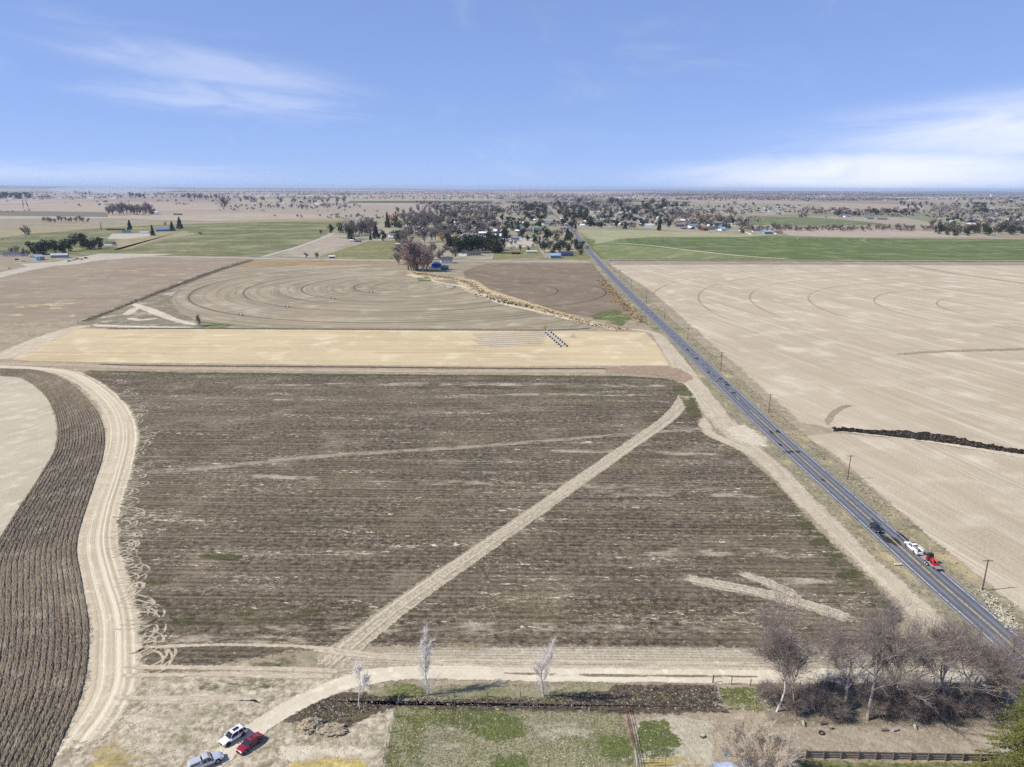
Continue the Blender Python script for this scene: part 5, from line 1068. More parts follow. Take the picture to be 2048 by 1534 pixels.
def far_leafy(seed, kind, h=10.0, r=3.4, n=520, mat=None, size=.62):
    rng = np.random.default_rng(seed); sh = cone_shape(h, r) if kind == 'cone' else lump_shape(h, r, 11, rng, .02)
    L = np.array(leaf_crown(rng, n, sh, size, 1.2)); V1, F1 = tubes([(0, 0, 0, 0, 0, h * .8, .22, .05)], 6)
    F1 = [(a, b, c) for a, b, c, d in F1] + [(a, c, d) for a, b, c, d in F1]
    return raw_mesh(kind, np.r_[V1, L], np.r_[np.array(F1), np.arange(len(L)).reshape(-1, 3) + len(V1)], [M_TRUNK, mat], [0] * len(F1) + [1] * (len(L) // 3))
KINDS = {
    'bare': ('bare_tree', [far_bare(200 + i, M_FTWIG, w_=1.0 + .2 * (i % 3)) for i in range(5)]),
    'pink': ('bare_tree', [far_bare(220 + i, M_FTWIGP, w_=.9) for i in range(3)]),
    'gold': ('willow_tree', [far_bare(230 + i, M_GOLD, w_=1.25, n=900) for i in range(2)]),
    'poplar': ('poplar_tree', [far_bare(240 + i, M_FTWIG, narrow=True, n=500) for i in range(2)]),
    'cone': ('conifer_tree', [far_leafy(250 + i, 'cone', r=2.7 + .4 * i, mat=M_SPRUCE) for i in range(3)]),
    'pine': ('pine_tree', [far_leafy(260 + i, 'pine', r=3.6 + .5 * i, mat=M_PINE) for i in range(4)]),
    'olive': ('evergreen_tree', [far_leafy(270 + i, 'olive', r=4.2, mat=M_GREEN) for i in range(2)]),
    'bush': ('bush', [far_bare(280 + i, M_FTWIG, w_=1.7, n=500, thick=.08) for i in range(3)]),
}
RT = random.Random(77); NT = {}; n_stand = [0]
def plant(kind, u, v, hpx, label, grp, wide=1.0):
    nm, ms = KINDS[kind]; p = G(u, v); h = hpx * m_per_px(p) * RT.uniform(.95, 1.2); NT[kind] = NT.get(kind, 0) + 1
    o = link(bpy.data.objects.new(nm, RT.choice(ms))); o.location = (p.x, p.y, 0); s = h / 10.0; wide *= 1.25 if kind in ('bare', 'pink') and n_stand[0] else 1.0; o.scale = (s * wide, s * wide, s); o.rotation_euler.z = RT.uniform(0, 6.28)
    return tag(o, label, 'bush' if kind == 'bush' else 'tree', grp)
ORD = ['first', 'second', 'third', 'fourth', 'fifth', 'sixth', 'seventh', 'eighth', 'ninth', 'tenth', 'eleventh', 'twelfth', 'thirteenth', 'fourteenth', 'fifteenth', 'sixteenth']
def stand(kind, u0, u1, v0, v1, h0, h1, n, label, wide=1.0):
    n_stand[0] = 1
    for k in range(n):
        u = u0 + (u1 - u0) * (k + RT.random()) / n; v = RT.uniform(v0, v1); plant(kind, u, v, RT.uniform(h0, h1), label + (', %s from the left' % ORD[k] if n <= 16 else ''), label, wide)
# single trees one can point at
for a in [('cone', 259.8, 460, 17, 'dark spruce behind the small farmhouse on the knoll'), ('cone', 305.6, 471, 20, 'dark spruce standing alone left of the blue house'), ('cone', 344.6, 462, 16, 'dark spruce at the right gable of the blue house'), ('cone', 360, 458, 21, 'tallest dark spruce, right of the blue house on the knoll'), ('pink', 330, 453, 9, 'small reddish bare tree behind the blue house'),
          ('bush', 402.7, 470, 8, 'round dark bush alone on the green pasture', 1.5), ('bare', 51, 474, 21, 'broad rounded bare tree alone in the left pasture', 1.5), ('poplar', 203, 463, 19, 'thin tall poplar left of the small farmhouse'), ('bare', 396, 652, 26, 'small bare tree at the corner of the pivot field', .9), ('bare', 448, 421, 28, 'large bare tree standing alone beyond the pastures', 1.0),
          ('poplar', 47, 417, 16, 'left one of two far poplars near the left edge'), ('poplar', 56, 417, 16, 'right one of two far poplars near the left edge'), ('bare', 613, 518, 12, 'left bare tree of two beside the county road', 1.2), ('bare', 634, 518.5, 14, 'right bare tree of two beside the county road', 1.2), ('bare', 642, 470, 13, 'grey bare tree at the bend of the lane', 1.1),
          ('pine', 663, 466, 17, 'left pine of two at the lane end'), ('pine', 680, 466, 18, 'right pine of two at the lane end'), ('pine', 703, 480, 24, 'round dark pine beside the paddock shed'), ('pine', 732, 467, 25, 'round dark pine above the paddock'), ('cone', 741, 480, 13, 'narrow dark conifer at the paddock corner'), ('cone', 752, 477, 24, 'tall dark conifer left of the long white shed'),
          ('cone', 775, 455, 22, 'dark conifer at the red roof'), ('olive', 790, 455, 22, 'olive evergreen in front of the red roofed house'), ('olive', 799, 456, 18, 'lower olive evergreen right of the red roofed house'), ('pine', 768, 482, 20, 'pine in front of the long white shed'), ('pine', 794, 484, 20, 'pine at the right end of the long white shed'), ('gold', 889, 488, 19, 'golden willow left of the pine grove', 1.3), ('gold', 909, 480, 12, 'small orange willow right of the golden willow', 1.3),
          ('gold', 1017, 421, 9, 'golden willow far back in the village', 1.2), ('cone', 1007, 475, 15, 'narrow conifer left of the round yard'), ('cone', 1012, 475, 14, 'narrow conifer beside the round yard'), ('pine', 1054, 460, 16, 'pine between the two teal roofs'), ('pine', 1095, 482, 30, 'big round pine left of the highway'), ('pine', 1113, 481, 20, 'pine next to the big round pine'),
          ('cone', 1135, 481, 22, 'dark conifer close to the highway bend'), ('pine', 1142, 482, 16, 'pine leaning over the highway'), ('pine', 1070, 488, 16, 'pine behind the parked trailers'), ('olive', 1100, 499, 17, 'ochre green tree behind the light blue house'), ('pine', 1117, 503, 20, 'dark pine behind the long grey house'), ('pine', 1152, 496, 20, 'dark pine at the highway, right of the grey house'), ('olive', 1136, 498, 17, 'pale green tree between pines near the highway'),
          ('pine', 1163, 510, 11, 'small pine at the corner lawn by the highway'), ('cone', 1151, 458, 9, 'small conifer left of the highway at the grass field'), ('cone', 1250, 458, 13, 'dark conifer at the edge of the grass field right of the highway'), ('cone', 1318, 461, 18, 'large dark conifer at the edge of the grass field, rightmost'), ('pine', 1233, 453, 12, 'pine behind the edge conifer')]:
    plant(a[0], a[1], a[2], a[3], a[4], None, a[5] if len(a) > 5 else 1.0)
# stands
stand('bare', 83, 176, 443, 446, 9, 12, 13, 'bare tree in the straight row beyond the left pasture')
stand('bare', 214, 300, 426, 431, 16, 22, 16, 'bare tree in the dense grove left of the white shed')
stand('pine', 300, 309, 428, 431, 11, 13, 2, 'dark evergreen at the right end of the dense grove')
stand('pine', 60, 98, 508, 511, 22, 27, 4, 'dark evergreen behind the grey gable shed')
stand('pine', 104, 140, 500, 512, 18, 24, 5, 'dark evergreen behind the long low shed')
stand('pine', 146, 176, 488, 496, 17, 22, 5, 'dark evergreen in the clump above the sheds')
stand('pine', 165, 208, 495, 500, 16, 22, 6, 'dark evergreen along the farm lane')
stand('bare', 20, 75, 507, 514, 14, 20, 5, 'bare tree between the farm sheds on the left')
stand('pink', 815, 858, 530, 544, 36, 60, 11, 'tall reddish bare tree in the grove left of the blue barn')
stand('bare', 790, 860, 505, 530, 25, 40, 10, 'grey bare tree in the grove left of the blue barn')
stand('bare', 868, 905, 505, 522, 14, 24, 5, 'grey bare tree around the blue barn')
stand('bare', 690, 748, 466, 474, 24, 36, 9, 'bare tree in the grey grove above the paddocks')
stand('pine', 898, 1003, 497, 507, 22, 36, 15, 'dark pine in the pine grove of the village')
stand('bare', 930, 1000, 500, 508, 14, 20, 6, 'bare tree at the foot of the pine grove')
stand('bare', 800, 900, 445, 488, 16, 28, 34, 'grey bare tree in the wooded left half of the village')
stand('bare', 850, 1000, 432, 470, 12, 22, 36, 'grey bare tree among the village houses left of the highway')
stand('pine', 870, 1090, 432, 485, 10, 18, 36, 'dark evergreen among the village houses left of the highway')
stand('pine', 1050, 1090, 419, 428, 10, 15, 14, 'dark evergreen in the clump where the highway dips')
stand('pine', 1085, 1165, 496, 507, 12, 20, 7, 'evergreen among the houses at the highway corner')
stand('bare', 1000, 1165, 470, 505, 9, 15, 20, 'bare tree in the yards left of the highway')
stand('bare', 1115, 1345, 420, 455, 8, 14, 46, 'small bare tree in the housing estate right of the highway')
stand('pine', 1115, 1345, 408, 456, 7, 14, 85, 'small dark evergreen in the housing estate right of the highway')
stand('pine', 1138, 1175, 434, 444, 12, 18, 7, 'dark evergreen in the clump right of the highway')
stand('bare', 1340, 1480, 430, 455, 10, 19, 24, 'bare tree behind the red barn')
stand('gold', 1382, 1440, 438, 448, 10, 14, 5, 'golden willow behind the red barn')
stand('pine', 1390, 1500, 447, 462, 8, 13, 12, 'evergreen behind the red barn')
stand('bare', 1480, 1900, 458, 462, 9, 14, 40, 'bare tree in the long hedgerow right of the red barn', 1.3)
stand('pine', 1880, 2060, 462, 472, 12, 20, 20, 'dark evergreen in the windbreak at the right edge')
stand('bare', 1860, 2060, 455, 470, 12, 20, 26, 'bare tree in the windbreak at the right edge')
stand('pine', 1670, 1830, 426, 434, 7, 12, 24, 'dark evergreen round the far houses on the right')
stand('pine', 1800, 1870, 408, 416, 6, 9, 10, 'dark evergreen in the far clump on the right')
stand('bush', 520, 720, 413, 420, 6, 11, 26, 'leafless bush in the scrub belt left of the village', 1.2)
stand('bush', 440, 530, 417, 424, 4, 8, 8, 'leafless bush at the big lone tree', 1.2)
stand('bare', 550, 700, 402, 408, 8, 13, 12, 'bare tree round the far farm left of the village')
stand('bare', 380, 440, 396, 402, 8, 13, 9, 'bare tree in the far grove on the left')
stand('bare', 480, 530, 400, 405, 8, 12, 7, 'bare tree round the far white farmhouse')
stand('bare', 780, 900, 422, 438, 8, 15, 14, 'bare tree in the meadow behind the village')
stand('pine', 0, 60, 396, 398, 9, 13, 9, 'dark evergreen in the far farm at the left edge')
stand('pine', 150, 180, 388, 391, 5, 8, 5, 'dark evergreen in the far clump below the smoke')
stand('pine', 255, 290, 392, 395, 6, 9, 5, 'dark evergreen in the far clump right of the smoke')
# the thousands beyond: low wooded mass that reads as one
def far_wood(name, regions, mat, seed, label, tris=14):
    """joined leaf and twig faces: region = (u0, u1, v0, v1, trees, clusters, height px low, high)"""
    rng = np.random.default_rng(seed); V = []
    for (u0, u1, v0, v1, n, cl, h0, h1) in regions:
        cu = rng.uniform(u0, u1, max(cl, 1)); cv = rng.uniform(v0, v1, max(cl, 1)); cw = rng.uniform(4, 26, max(cl, 1)) if v1 - v0 > 20 else rng.uniform(8, 70, max(cl, 1))
        for k in range(n):
            if cl: j = rng.integers(cl); u, v = cu[j] + rng.normal(0, cw[j]), cv[j] + rng.normal(0, .16)
            else: u, v = rng.uniform(u0, u1), rng.uniform(v0, v1)
            if v < 383.5: v = 383.5 + rng.random()
            p = G(u, v); H0 = min(rng.uniform(h0, h1) * m_per_px(p), 22); R0 = H0 * rng.uniform(.45, .75)
            for q in range(tris):
                d = rng.normal(0, 1, 3); d /= np.linalg.norm(d); c = np.array([p.x, p.y, H0 * .55]) + d * np.array([R0, R0, H0 * .42]) * rng.uniform(.3, 1); s_ = H0 * rng.uniform(.12, .28); a = rng.normal(0, 1, 3); a /= np.linalg.norm(a); b_ = np.cross(a, d); 
                V += [c - a * s_, c + a * s_, c + b_ * s_ * 1.6]
    o = link(bpy.data.objects.new(name, raw_mesh(name, np.array(V), np.arange(len(V)).reshape(-1, 3), mat))); return stuff(o, label, 'trees')
far_wood('far_bare_wood', [(1100, 2080, 387, 402, 2600, 60, 4, 7), (560, 1100, 385, 400, 600, 30, 3, 6), (0, 560, 384, 398, 380, 20, 3, 6), (1250, 2080, 384, 391, 2300, 60, 2.5, 5), (300, 2080, 382, 386, 1300, 50, 2, 4)], M_FTWIG, 31, 'far bare woodland in bands below the horizon')
far_wood('far_evergreen_wood', [(1100, 2080, 388, 404, 600, 60, 3, 6), (560, 1100, 385, 400, 200, 36, 2.5, 5), (0, 560, 384, 398, 190, 30, 3, 6), (1250, 2080, 384, 392, 1000, 80, 2.5, 5)], M_PINE, 32, 'far dark evergreen clumps below the horizon')
far_wood('village_bare_wood', [(860, 1100, 406, 432, 330, 34, 8, 14), (1110, 1350, 404, 422, 220, 34, 5, 9), (1110, 1350, 420, 456, 110, 34, 4, 8), (1880, 2080, 404, 446, 200, 36, 5, 9), (1610, 1900, 422, 437, 150, 26, 6, 11), (1345, 1480, 428, 455, 90, 20, 6, 12), (800, 1000, 436, 478, 200, 34, 8, 15), (1000, 1150, 440, 500, 70, 18, 5, 9)], M_FTWIG, 33, 'grey bare trees and shrubs filling the gaps between village houses', 26)
far_wood('village_evergreen_wood', [(1110, 1350, 404, 456, 150, 40, 5, 10), (870, 1100, 408, 480, 110, 30, 7, 13), (1880, 2080, 404, 450, 130, 30, 5, 10), (1345, 1620, 408, 428, 60, 24, 3, 6)], M_PINE, 35, 'dark evergreens filling the gaps between village houses', 26)
far_wood('far_left_scrub', [(0, 700, 395, 425, 130, 30, 3, 6), (640, 860, 425, 440, 70, 12, 4, 8), (1480, 1900, 458, 463, 160, 0, 5, 9)], M_FTWIG, 34, 'low leafless scrub along the far field edges', 20)

# ---------------------------------------------------------------- houses
def wallmat(n, c): return plain(n, c, .8, vary=.15, scale=.6)
WALLS = {'white': wallmat('white_siding', (.80, .79, .77)), 'cream': wallmat('cream_siding', (.55, .50, .41)), 'grey': wallmat('grey_siding', (.34, .35, .36)), 'blue': wallmat('light_blue_siding', (.20, .31, .44)), 'vivid': wallmat('vivid_blue_metal', (.012, .075, .46)), 'red': wallmat('barn_red', (.20, .025, .035)), 'brown': wallmat('brown_siding', (.22, .155, .115)), 'steel': wallmat('steel_siding', (.33, .39, .45)), 'green': wallmat('green_siding', (.10, .16, .14)), 'navy': wallmat('slate_blue_siding', (.11, .15, .24))}
ROOFS = {'dark': plain('dark_shingle', (.075, .072, .078), .85, vary=.3), 'grey': plain('grey_shingle', (.22, .21, .215), .85, vary=.3), 'brown': plain('brown_shingle', (.17, .125, .10), .85, vary=.3), 'red': plain('red_roof', (.42, .07, .045), .7, vary=.2), 'teal': plain('teal_metal', (.045, .25, .235), .5, vary=.15), 'white': plain('white_metal', (.78, .78, .78), .5, vary=.1), 'blue': plain('blue_metal', (.16, .24, .36), .5, vary=.15), 'steel': plain('steel_roof', (.40, .44, .48), .5, vary=.15), 'vivid': plain('pale_blue_metal', (.30, .42, .62), .5, vary=.15), 'navy': plain('navy_shingle', (.05, .065, .12), .7, vary=.2)}
M_PANE = plain('window_pane', (.03, .035, .045), .1, spec=.7, vary=.1); M_TRIM = plain('white_trim', (.7, .7, .68), .6, vary=.1); M_DOOR = plain('door_paint', (.30, .28, .26), .5, vary=.1); M_BRICK = plain('chimney_brick', (.24, .12, .085), .9, vary=.3)
HC = {}
def house_meshes(w_, d_, h_, rh, hip):
    k = (w_, d_, h_, rh, hip)
    if k in HC: return HC[k]
    x, y = w_ / 2, d_ / 2; e = .45
    V = [(-x, -y, 0), (x, -y, 0), (x, y, 0), (-x, y, 0), (-x, -y, h_), (x, -y, h_), (x, y, h_), (-x, y, h_)]; F = [(0, 1, 5, 4), (1, 2, 6, 5), (2, 3, 7, 6), (3, 0, 4, 7)]
    if not hip: V += [(-x, 0, h_ + rh), (x, 0, h_ + rh)]; F += [(4, 7, 8), (6, 5, 9)]
    me1 = bpy.data.meshes.new('wall'); me1.from_pydata(V, [], F); me1.update()
    zz = h_ - e * rh / y; rx = x + e if not hip else max(x - y, .4); t_ = .18
    RV = [(-x - e, -y - e, zz), (x + e, -y - e, zz), (x + e, y + e, zz), (-x - e, y + e, zz), (-rx, 0, h_ + rh), (rx, 0, h_ + rh)]; RV = [(a, b, c + .03) for a, b, c in RV] + [(a, b, c + .03 + t_) for a, b, c in RV]
    RF = [(6, 7, 11, 10), (8, 9, 10, 11), (7, 8, 11), (9, 6, 10), (0, 4, 5, 1), (2, 5, 4, 3), (1, 5, 2), (3, 4, 0), (0, 1, 7, 6), (1, 2, 8, 7), (2, 3, 9, 8), (3, 0, 6, 9)]
    me2 = bpy.data.meshes.new('roof'); me2.from_pydata(RV, [], RF); me2.update()
    HC[k] = (me1, me2); return HC[k]
def set_mat(o, m_):
    if not o.data.materials: o.data.materials.append(None)
    o.material_slots[0].link = 'OBJECT'; o.material_slots[0].material = m_
def house(u, v, w_, d_, h_, rh, wall, roof, label, rz=0.0, hip=False, detail=1, cat='house', name='house', grp=None, door=True):
    p = G(u, v); root = empty(name, (p.x, p.y, 0), rz); tag(root, label, cat, grp); a, b = house_meshes(w_, d_, h_, rh, hip)
    o = link(bpy.data.objects.new('wall', a), root); set_mat(o, WALLS[wall]); rf = link(bpy.data.objects.new('roof', b), root); set_mat(rf, ROOFS[roof])
    if detail >= 1:
        # windows and door on the side that faces the camera and on the left gable
        n = max(int(w_ / 4), 1)
        for k in range(n):
            x = -w_ / 2 + w_ * (k + .5) / n
            if door and k == n // 2: MB().box((x, -d_ / 2 - .03, 1.05), (1.1, .08, 2.1)).build('door', M_DOOR, root); continue
            fr = MB().box((x, -d_ / 2 - .03, h_ * .56), (1.7, .08, 1.3)).build('window', M_TRIM, root); MB().box((x, -d_ / 2 - .08, h_ * .56), (1.45, .05, 1.05)).build('pane', M_PANE, fr)
        fr = MB().box((-w_ / 2 - .03, 0, h_ * .56), (.08, 1.7, 1.3)).build('window', M_TRIM, root); MB().box((-w_ / 2 - .08, 0, h_ * .56), (.05, 1.45, 1.05)).build('pane', M_PANE, fr)
        if cat == 'house' and detail >= 2: MB().box((w_ * .2, d_ * .12, h_ + rh * .9), (.8, .8, 1.6)).build('chimney', M_BRICK, rf)
    return root
def big_door(root, w_, d_, h_, mat=M_TRIM, gable=False):
    if gable: MB().box((-w_ / 2 - .04, 0, h_ * .42), (.1, d_ * .42, h_ * .84)).build('sliding_door', mat, root)
    else: MB().box((-w_ * .18, -d_ / 2 - .04, h_ * .42), (w_ * .3, .1, h_ * .84)).build('sliding_door', mat, root)
RH = lambda deg: R(deg)
# left farmstead
g_ = house(75, 520, 11, 13, 4.6, 2.4, 'steel', 'steel', 'blue grey gable shed with pale trim in the left farmyard', RH(68), name='metal_shed', cat='shed', door=False, detail=0); big_door(g_, 11, 13, 4.6)
g_ = house(120, 515, 20, 9, 3.6, 1.8, 'steel', 'steel', 'long low blue grey shed right of the gable shed', RH(20), name='metal_shed', cat='shed', door=False, detail=0); big_door(g_, 20, 9, 3.6, gable=True)
house(28, 512, 24, 12, 3.4, 2.2, 'white', 'dark', 'white house with long dark roof at the left picture edge', RH(6), detail=2)
house(221, 490, 15, 10, 3.2, 2.2, 'white', 'dark', 'small white house with dark roof at the end of the farm lane', RH(-12), detail=2)
house(253, 466, 14, 10, 3.2, 2.4, 'white', 'navy', 'small farmhouse with blue grey roof on the knoll', RH(15), detail=2)
house(325, 462, 26, 16, 3.6, 5.0, 'navy', 'blue', 'slate blue house with steep roof on the knoll', RH(28), detail=2)
house(289, 467, 18, 4, 2.8, .6, 'white', 'white', 'long white trailer beside the lone spruce', RH(4), name='mobile_trailer', cat='trailer', detail=1)
house(232, 460.5, 38, 5, 3.2, .6, 'brown', 'dark', 'long low dark shed left of the small farmhouse', RH(2), name='long_shed', cat='shed', detail=0)
# paddocks and the grove
house(772, 474, 18, 7, 3.0, 1.0, 'white', 'white', 'long white roofed shed among pines, left part', RH(2), name='long_shed', cat='shed', detail=0)
house(788, 477, 22, 7, 2.6, .8, 'cream', 'white', 'long white roofed shed among pines, right part', RH(2), name='long_shed', cat='shed', detail=0)
house(783, 441, 26, 14, 4.5, 5.5, 'cream', 'red', 'house with a large red roof behind evergreens', RH(-5), detail=1)
house(757, 462, 14, 10, 3.2, 2.0, 'white', 'grey', 'white house half hidden left of the red roofed house', RH(5), detail=1)
house(797, 466, 30, 12, 3.2, 2.2, 'green', 'grey', 'long green house right of the conifers above the paddocks', RH(2), detail=1)
house(817, 452, 14, 11, 5.0, 4, 'white', 'grey', 'white two storey house amid bare trees left of the village', RH(25), detail=1)
house(702, 483, 6, 4, 2.6, .8, 'white', 'white', 'tiny white shed beside the round paddock pine', RH(8), name='small_shed', cat='shed', detail=0)
house(716, 484, 12, 4, 2.6, .8, 'brown', 'grey', 'open brown shed right of the tiny white shed', RH(4), name='small_shed', cat='shed', detail=0)
house(796, 491, 8, 5, 2.6, .8, 'brown', 'white', 'dark stable with white roof in the second paddock', 0, name='stable', cat='shed', detail=0)
house(664, 516, 8, 4, 2.4, .9, 'brown', 'white', 'small rust brown hut beside the county road', RH(14), name='hut', cat='shed', detail=0)
house(800, 516, 8, 7, 2.6, 2.2, 'grey', 'grey', 'grey hut at the right end of the paddocks', RH(50), name='hut', cat='shed', detail=0)
g_ = house(873, 535, 10, 12, 5.0, 2.4, 'vivid', 'vivid', 'vivid blue metal barn with pale roof at the foot of the bare grove', RH(95), name='metal_barn', cat='barn', door=False, detail=0); big_door(g_, 10, 12, 5.0, plain('dark_blue_door', (.01, .05, .30), .5), gable=True)
house(889, 539, 9, 7, 2.8, 1.8, 'green', 'teal', 'small green roofed shed in front of the vivid blue barn', RH(12), name='small_shed', cat='shed', detail=0)
house(893, 526, 15, 12, 4.4, 3.4, 'white', 'dark', 'white house with dark roof right of the vivid blue barn', RH(10), detail=2)
house(927, 511, 9, 12, 4.2, 3.6, 'white', 'brown', 'white gabled house at the county road', RH(80), detail=2)
house(950, 510.5, 17, 10, 3.2, 2.6, 'grey', 'dark', 'grey bungalow with dark roof at the county road', RH(6), detail=2)
house(937, 474, 34, 22, 3.2, 5.0, 'cream', 'grey', 'large hip roofed grey house behind the pine grove', RH(12), True, 1)
house(1030, 482, 14, 11, 3.4, 2.6, 'white', 'navy', 'house with a navy roof in the round yard', RH(-8), False, 2)
house(1032, 508.5, 13, 5, 3.0, .8, 'red', 'brown', 'low rust red shed on the village meadow', 0, name='low_shed', cat='shed', detail=0)
house(1110, 516, 15, 10, 4.0, 2.4, 'blue', 'vivid', 'light blue house nearest the highway corner', RH(8), detail=2)
house(1132, 512, 20, 10, 4.2, 2.6, 'navy', 'navy', 'long slate blue house behind the light blue one', RH(4), detail=2)
house(1037, 458, 22, 12, 4.0, 2.4, 'cream', 'teal', 'barn with bright teal roof, left of two', RH(3), name='barn', cat='barn', detail=0)
house(1074, 459, 18, 12, 4.0, 2.4, 'cream', 'teal', 'barn with teal roof, right of two beside the pine', RH(3), name='barn', cat='barn', detail=0)
house(981, 447, 46, 20, 4.5, 7, 'white', 'grey', 'very large house with grey roof and white gable in the village', RH(4), detail=1)
house(1086, 449, 13, 11, 4.6, 6, 'white', 'grey', 'white steep gabled house left of the highway', RH(75), detail=1)
house(1098, 449, 22, 11, 4.6, 5.5, 'white', 'grey', 'white house with twin gables beside the highway', RH(6), detail=1)
house(1040, 449, 20, 12, 4.0, 3.6, 'white', 'white', 'white house in front of the first teal barn', RH(4), detail=1)
house(930, 458, 24, 14, 4.0, 4, 'white', 'steel', 'white house with pale steel roof amid bare trees', RH(14), detail=1)
house(942, 466, 20, 10, 3.2, 2.4, 'brown', 'dark', 'brown house left of the hip roofed house', RH(4), detail=1)
house(1013, 481, 26, 5, 3.0, .6, 'white', 'white', 'long white trailer at the edge of the round yard', RH(-3), name='mobile_trailer', cat='trailer', detail=0)
house(1063, 506, 16, 4, 2.8, .6, 'cream', 'white', 'cream mobile trailer behind the rust red shed', RH(3), name='mobile_trailer', cat='trailer', detail=0)
# right of the highway, first row
house(1198, 451, 34, 20, 4.0, 6.5, 'grey', 'grey', 'large grey hip roofed house right of the highway', RH(-6), True, 1)
g_ = house(1408, 461, 15, 12, 4.5, 4, 'red', 'brown', 'dark red barn at the edge of the pale grass field', RH(35), name='barn', cat='barn', detail=0)
house(1420, 459, 20, 12, 4.0, 3.2, 'grey', 'brown', 'brown roofed house right of the dark red barn', RH(5), detail=1)
house(1444, 461, 15, 12, 4.4, 4.2, 'white', 'vivid', 'white house with pale blue gable roof', RH(30), detail=1)
g_ = house(1534, 468, 19, 14, 5.6, 2, 'blue', 'steel', 'light blue metal barn at the hedgerow', RH(8), name='metal_barn', cat='barn', detail=0)
house(1557, 468, 14, 9, 3.4, 3.2, 'white', 'brown', 'white house with brown roof right of the light blue barn', RH(4), detail=1)
house(1512, 464, 16, 10, 3.4, 3.0, 'white', 'navy', 'white house with navy roof left of the light blue barn', RH(-6), detail=1)
house(1942, 448, 34, 28, 5, 8, 'white', 'dark', 'large white gabled hall with dark roof far right', RH(60), name='hall', cat='building', detail=1)
house(2030, 450, 60, 24, 4, 7, 'brown', 'dark', 'long dark roofed building at the right picture edge', RH(4), name='long_building', cat='building', detail=1)
house(1738, 438, 26, 16, 4, 6, 'grey', 'grey', 'grey gabled house before the dark evergreens on the right', RH(10), detail=1)
house(1764, 439, 28, 14, 4, 4, 'green', 'grey', 'low grey green house before the dark evergreens on the right', RH(-4), detail=1)
house(1821, 431, 30, 14, 6, 3, 'white', 'white', 'pale metal barn above the evergreens on the right', RH(2), name='metal_barn', cat='barn', detail=0)
house(1694, 434, 22, 14, 5, 4, 'white', 'blue', 'white house with blue roof left of the far evergreens', RH(6), detail=1)
house(310, 427, 22, 10, 5, 2, 'white', 'white', 'white shed at the foot of the dense grove on the left', RH(4), name='shed', cat='shed', detail=0)
house(356, 430, 28, 6, 4, 1, 'brown', 'dark', 'long dark open shed right of the dense grove', RH(1), name='long_shed', cat='shed', detail=0)
house(507, 405, 40, 20, 6, 7, 'white', 'dark', 'far white farmhouse with dark roof among bare trees', RH(3), detail=0)
house(858, 413, 44, 16, 6, 4, 'white', 'grey', 'long white building in the far meadow left of the highway', RH(2), detail=0)
# streets of small houses
RHs = random.Random(5); pal = ['white', 'cream', 'grey', 'white', 'brown', 'navy', 'white', 'grey']; rpal = ['dark', 'grey', 'brown', 'steel', 'grey', 'white']
SZ = [(16, 11, 3.4, 2.8), (19, 12, 3.4, 3.4), (14, 10, 3.2, 2.6), (22, 13, 5.4, 3.6)]
def street(n, u0, u1, v0, v1, where, roofs=None, walls=None, rows=5):
    spots = []
    for k in range(n):
        r_ = k % rows; u = u0 + (u1 - u0) * ((k // rows) + RHs.uniform(.15, .85)) / math.ceil(n / rows); v = v0 + (v1 - v0) * (r_ + RHs.uniform(.2, .8)) / rows; spots.append((u, v))
    for (u, v) in spots:
        wl = RHs.choice(walls or pal); rf = RHs.choice(roofs or rpal); s = RHs.choice(SZ)
        house(u, v, *s, wl, rf, '%s house with %s roof %s' % ({'navy': 'slate blue'}.get(wl, wl), rf, where), RH(RHs.choice([0, 90, 8, -10, 75, 180])), RHs.random() < .35, 0, grp='%s houses with %s roofs %s' % (wl, rf, where))
street(34, 868, 1075, 436, 480, 'among the trees of the village left of the highway')
street(95, 1122, 1345, 408, 454, 'in the housing estate right of the highway', rows=8)
street(48, 1345, 1600, 410, 426, 'in the new estate behind the pale field', ['dark', 'dark', 'grey', 'navy'], ['white', 'cream', 'white'], rows=3)
street(24, 1345, 1480, 440, 460, 'near the red barn')
street(40, 1900, 2048, 408, 446, 'on the far right beyond the windbreak', rows=5)
street(14, 880, 1090, 412, 428, 'in the far wood left of the highway', rows=2)
# far farm buildings, a few pixels each
def far_blocks(n, u0, u1, v0, v1, where, seed):
    rg = random.Random(seed)
    for k in range(n):
        u = u0 + (u1 - u0) * (k + rg.random()) / n; v = rg.uniform(v0, v1); kk = m_per_px(G(u, v)); rf = rg.choice(['white', 'white', 'steel', 'grey'])
        house(u, v, round(rg.choice([5, 7, 9, 14]) * kk), 18, 6, 3, rg.choice(['white', 'cream', 'white']), rf, 'far pale farm building with %s roof %s' % (rf, where), RH(rg.uniform(-4, 4)), False, 0, 'building', 'farm_building', 'far farm buildings with %s roofs %s' % (rf, where))
far_blocks(16, 20, 240, 394, 399, 'on the far left', 1); far_blocks(12, 60, 420, 386, 390, 'near the left horizon', 2); far_blocks(9, 560, 720, 406, 411, 'at the far farm left of the village', 3); far_blocks(10, 500, 1000, 387, 394, 'on the far plain behind the village', 4)
far_blocks(14, 1560, 1850, 394, 402, 'on the far plain at the right', 5); far_blocks(16, 1840, 2046, 392, 400, 'in the far town at the right edge', 6); far_blocks(12, 1120, 1540, 392, 400, 'in the far woods right of the highway', 7); far_blocks(4, 950, 1070, 391, 393, 'as long white barns straight ahead', 8)
wtp = G(1981, 397); wt2 = empty('water_tower', tuple(wtp)); tag(wt2, 'white water tower above the far town at the right', 'tower'); MB().bar((0, 0, 0), (0, 0, 30), 5, 10, 4).build('tower_shaft', WALLS['white'], wt2); MB().bar((0, 0, 29), (0, 0, 44), 11, 14, 9).build('tank', WALLS['white'], wt2)
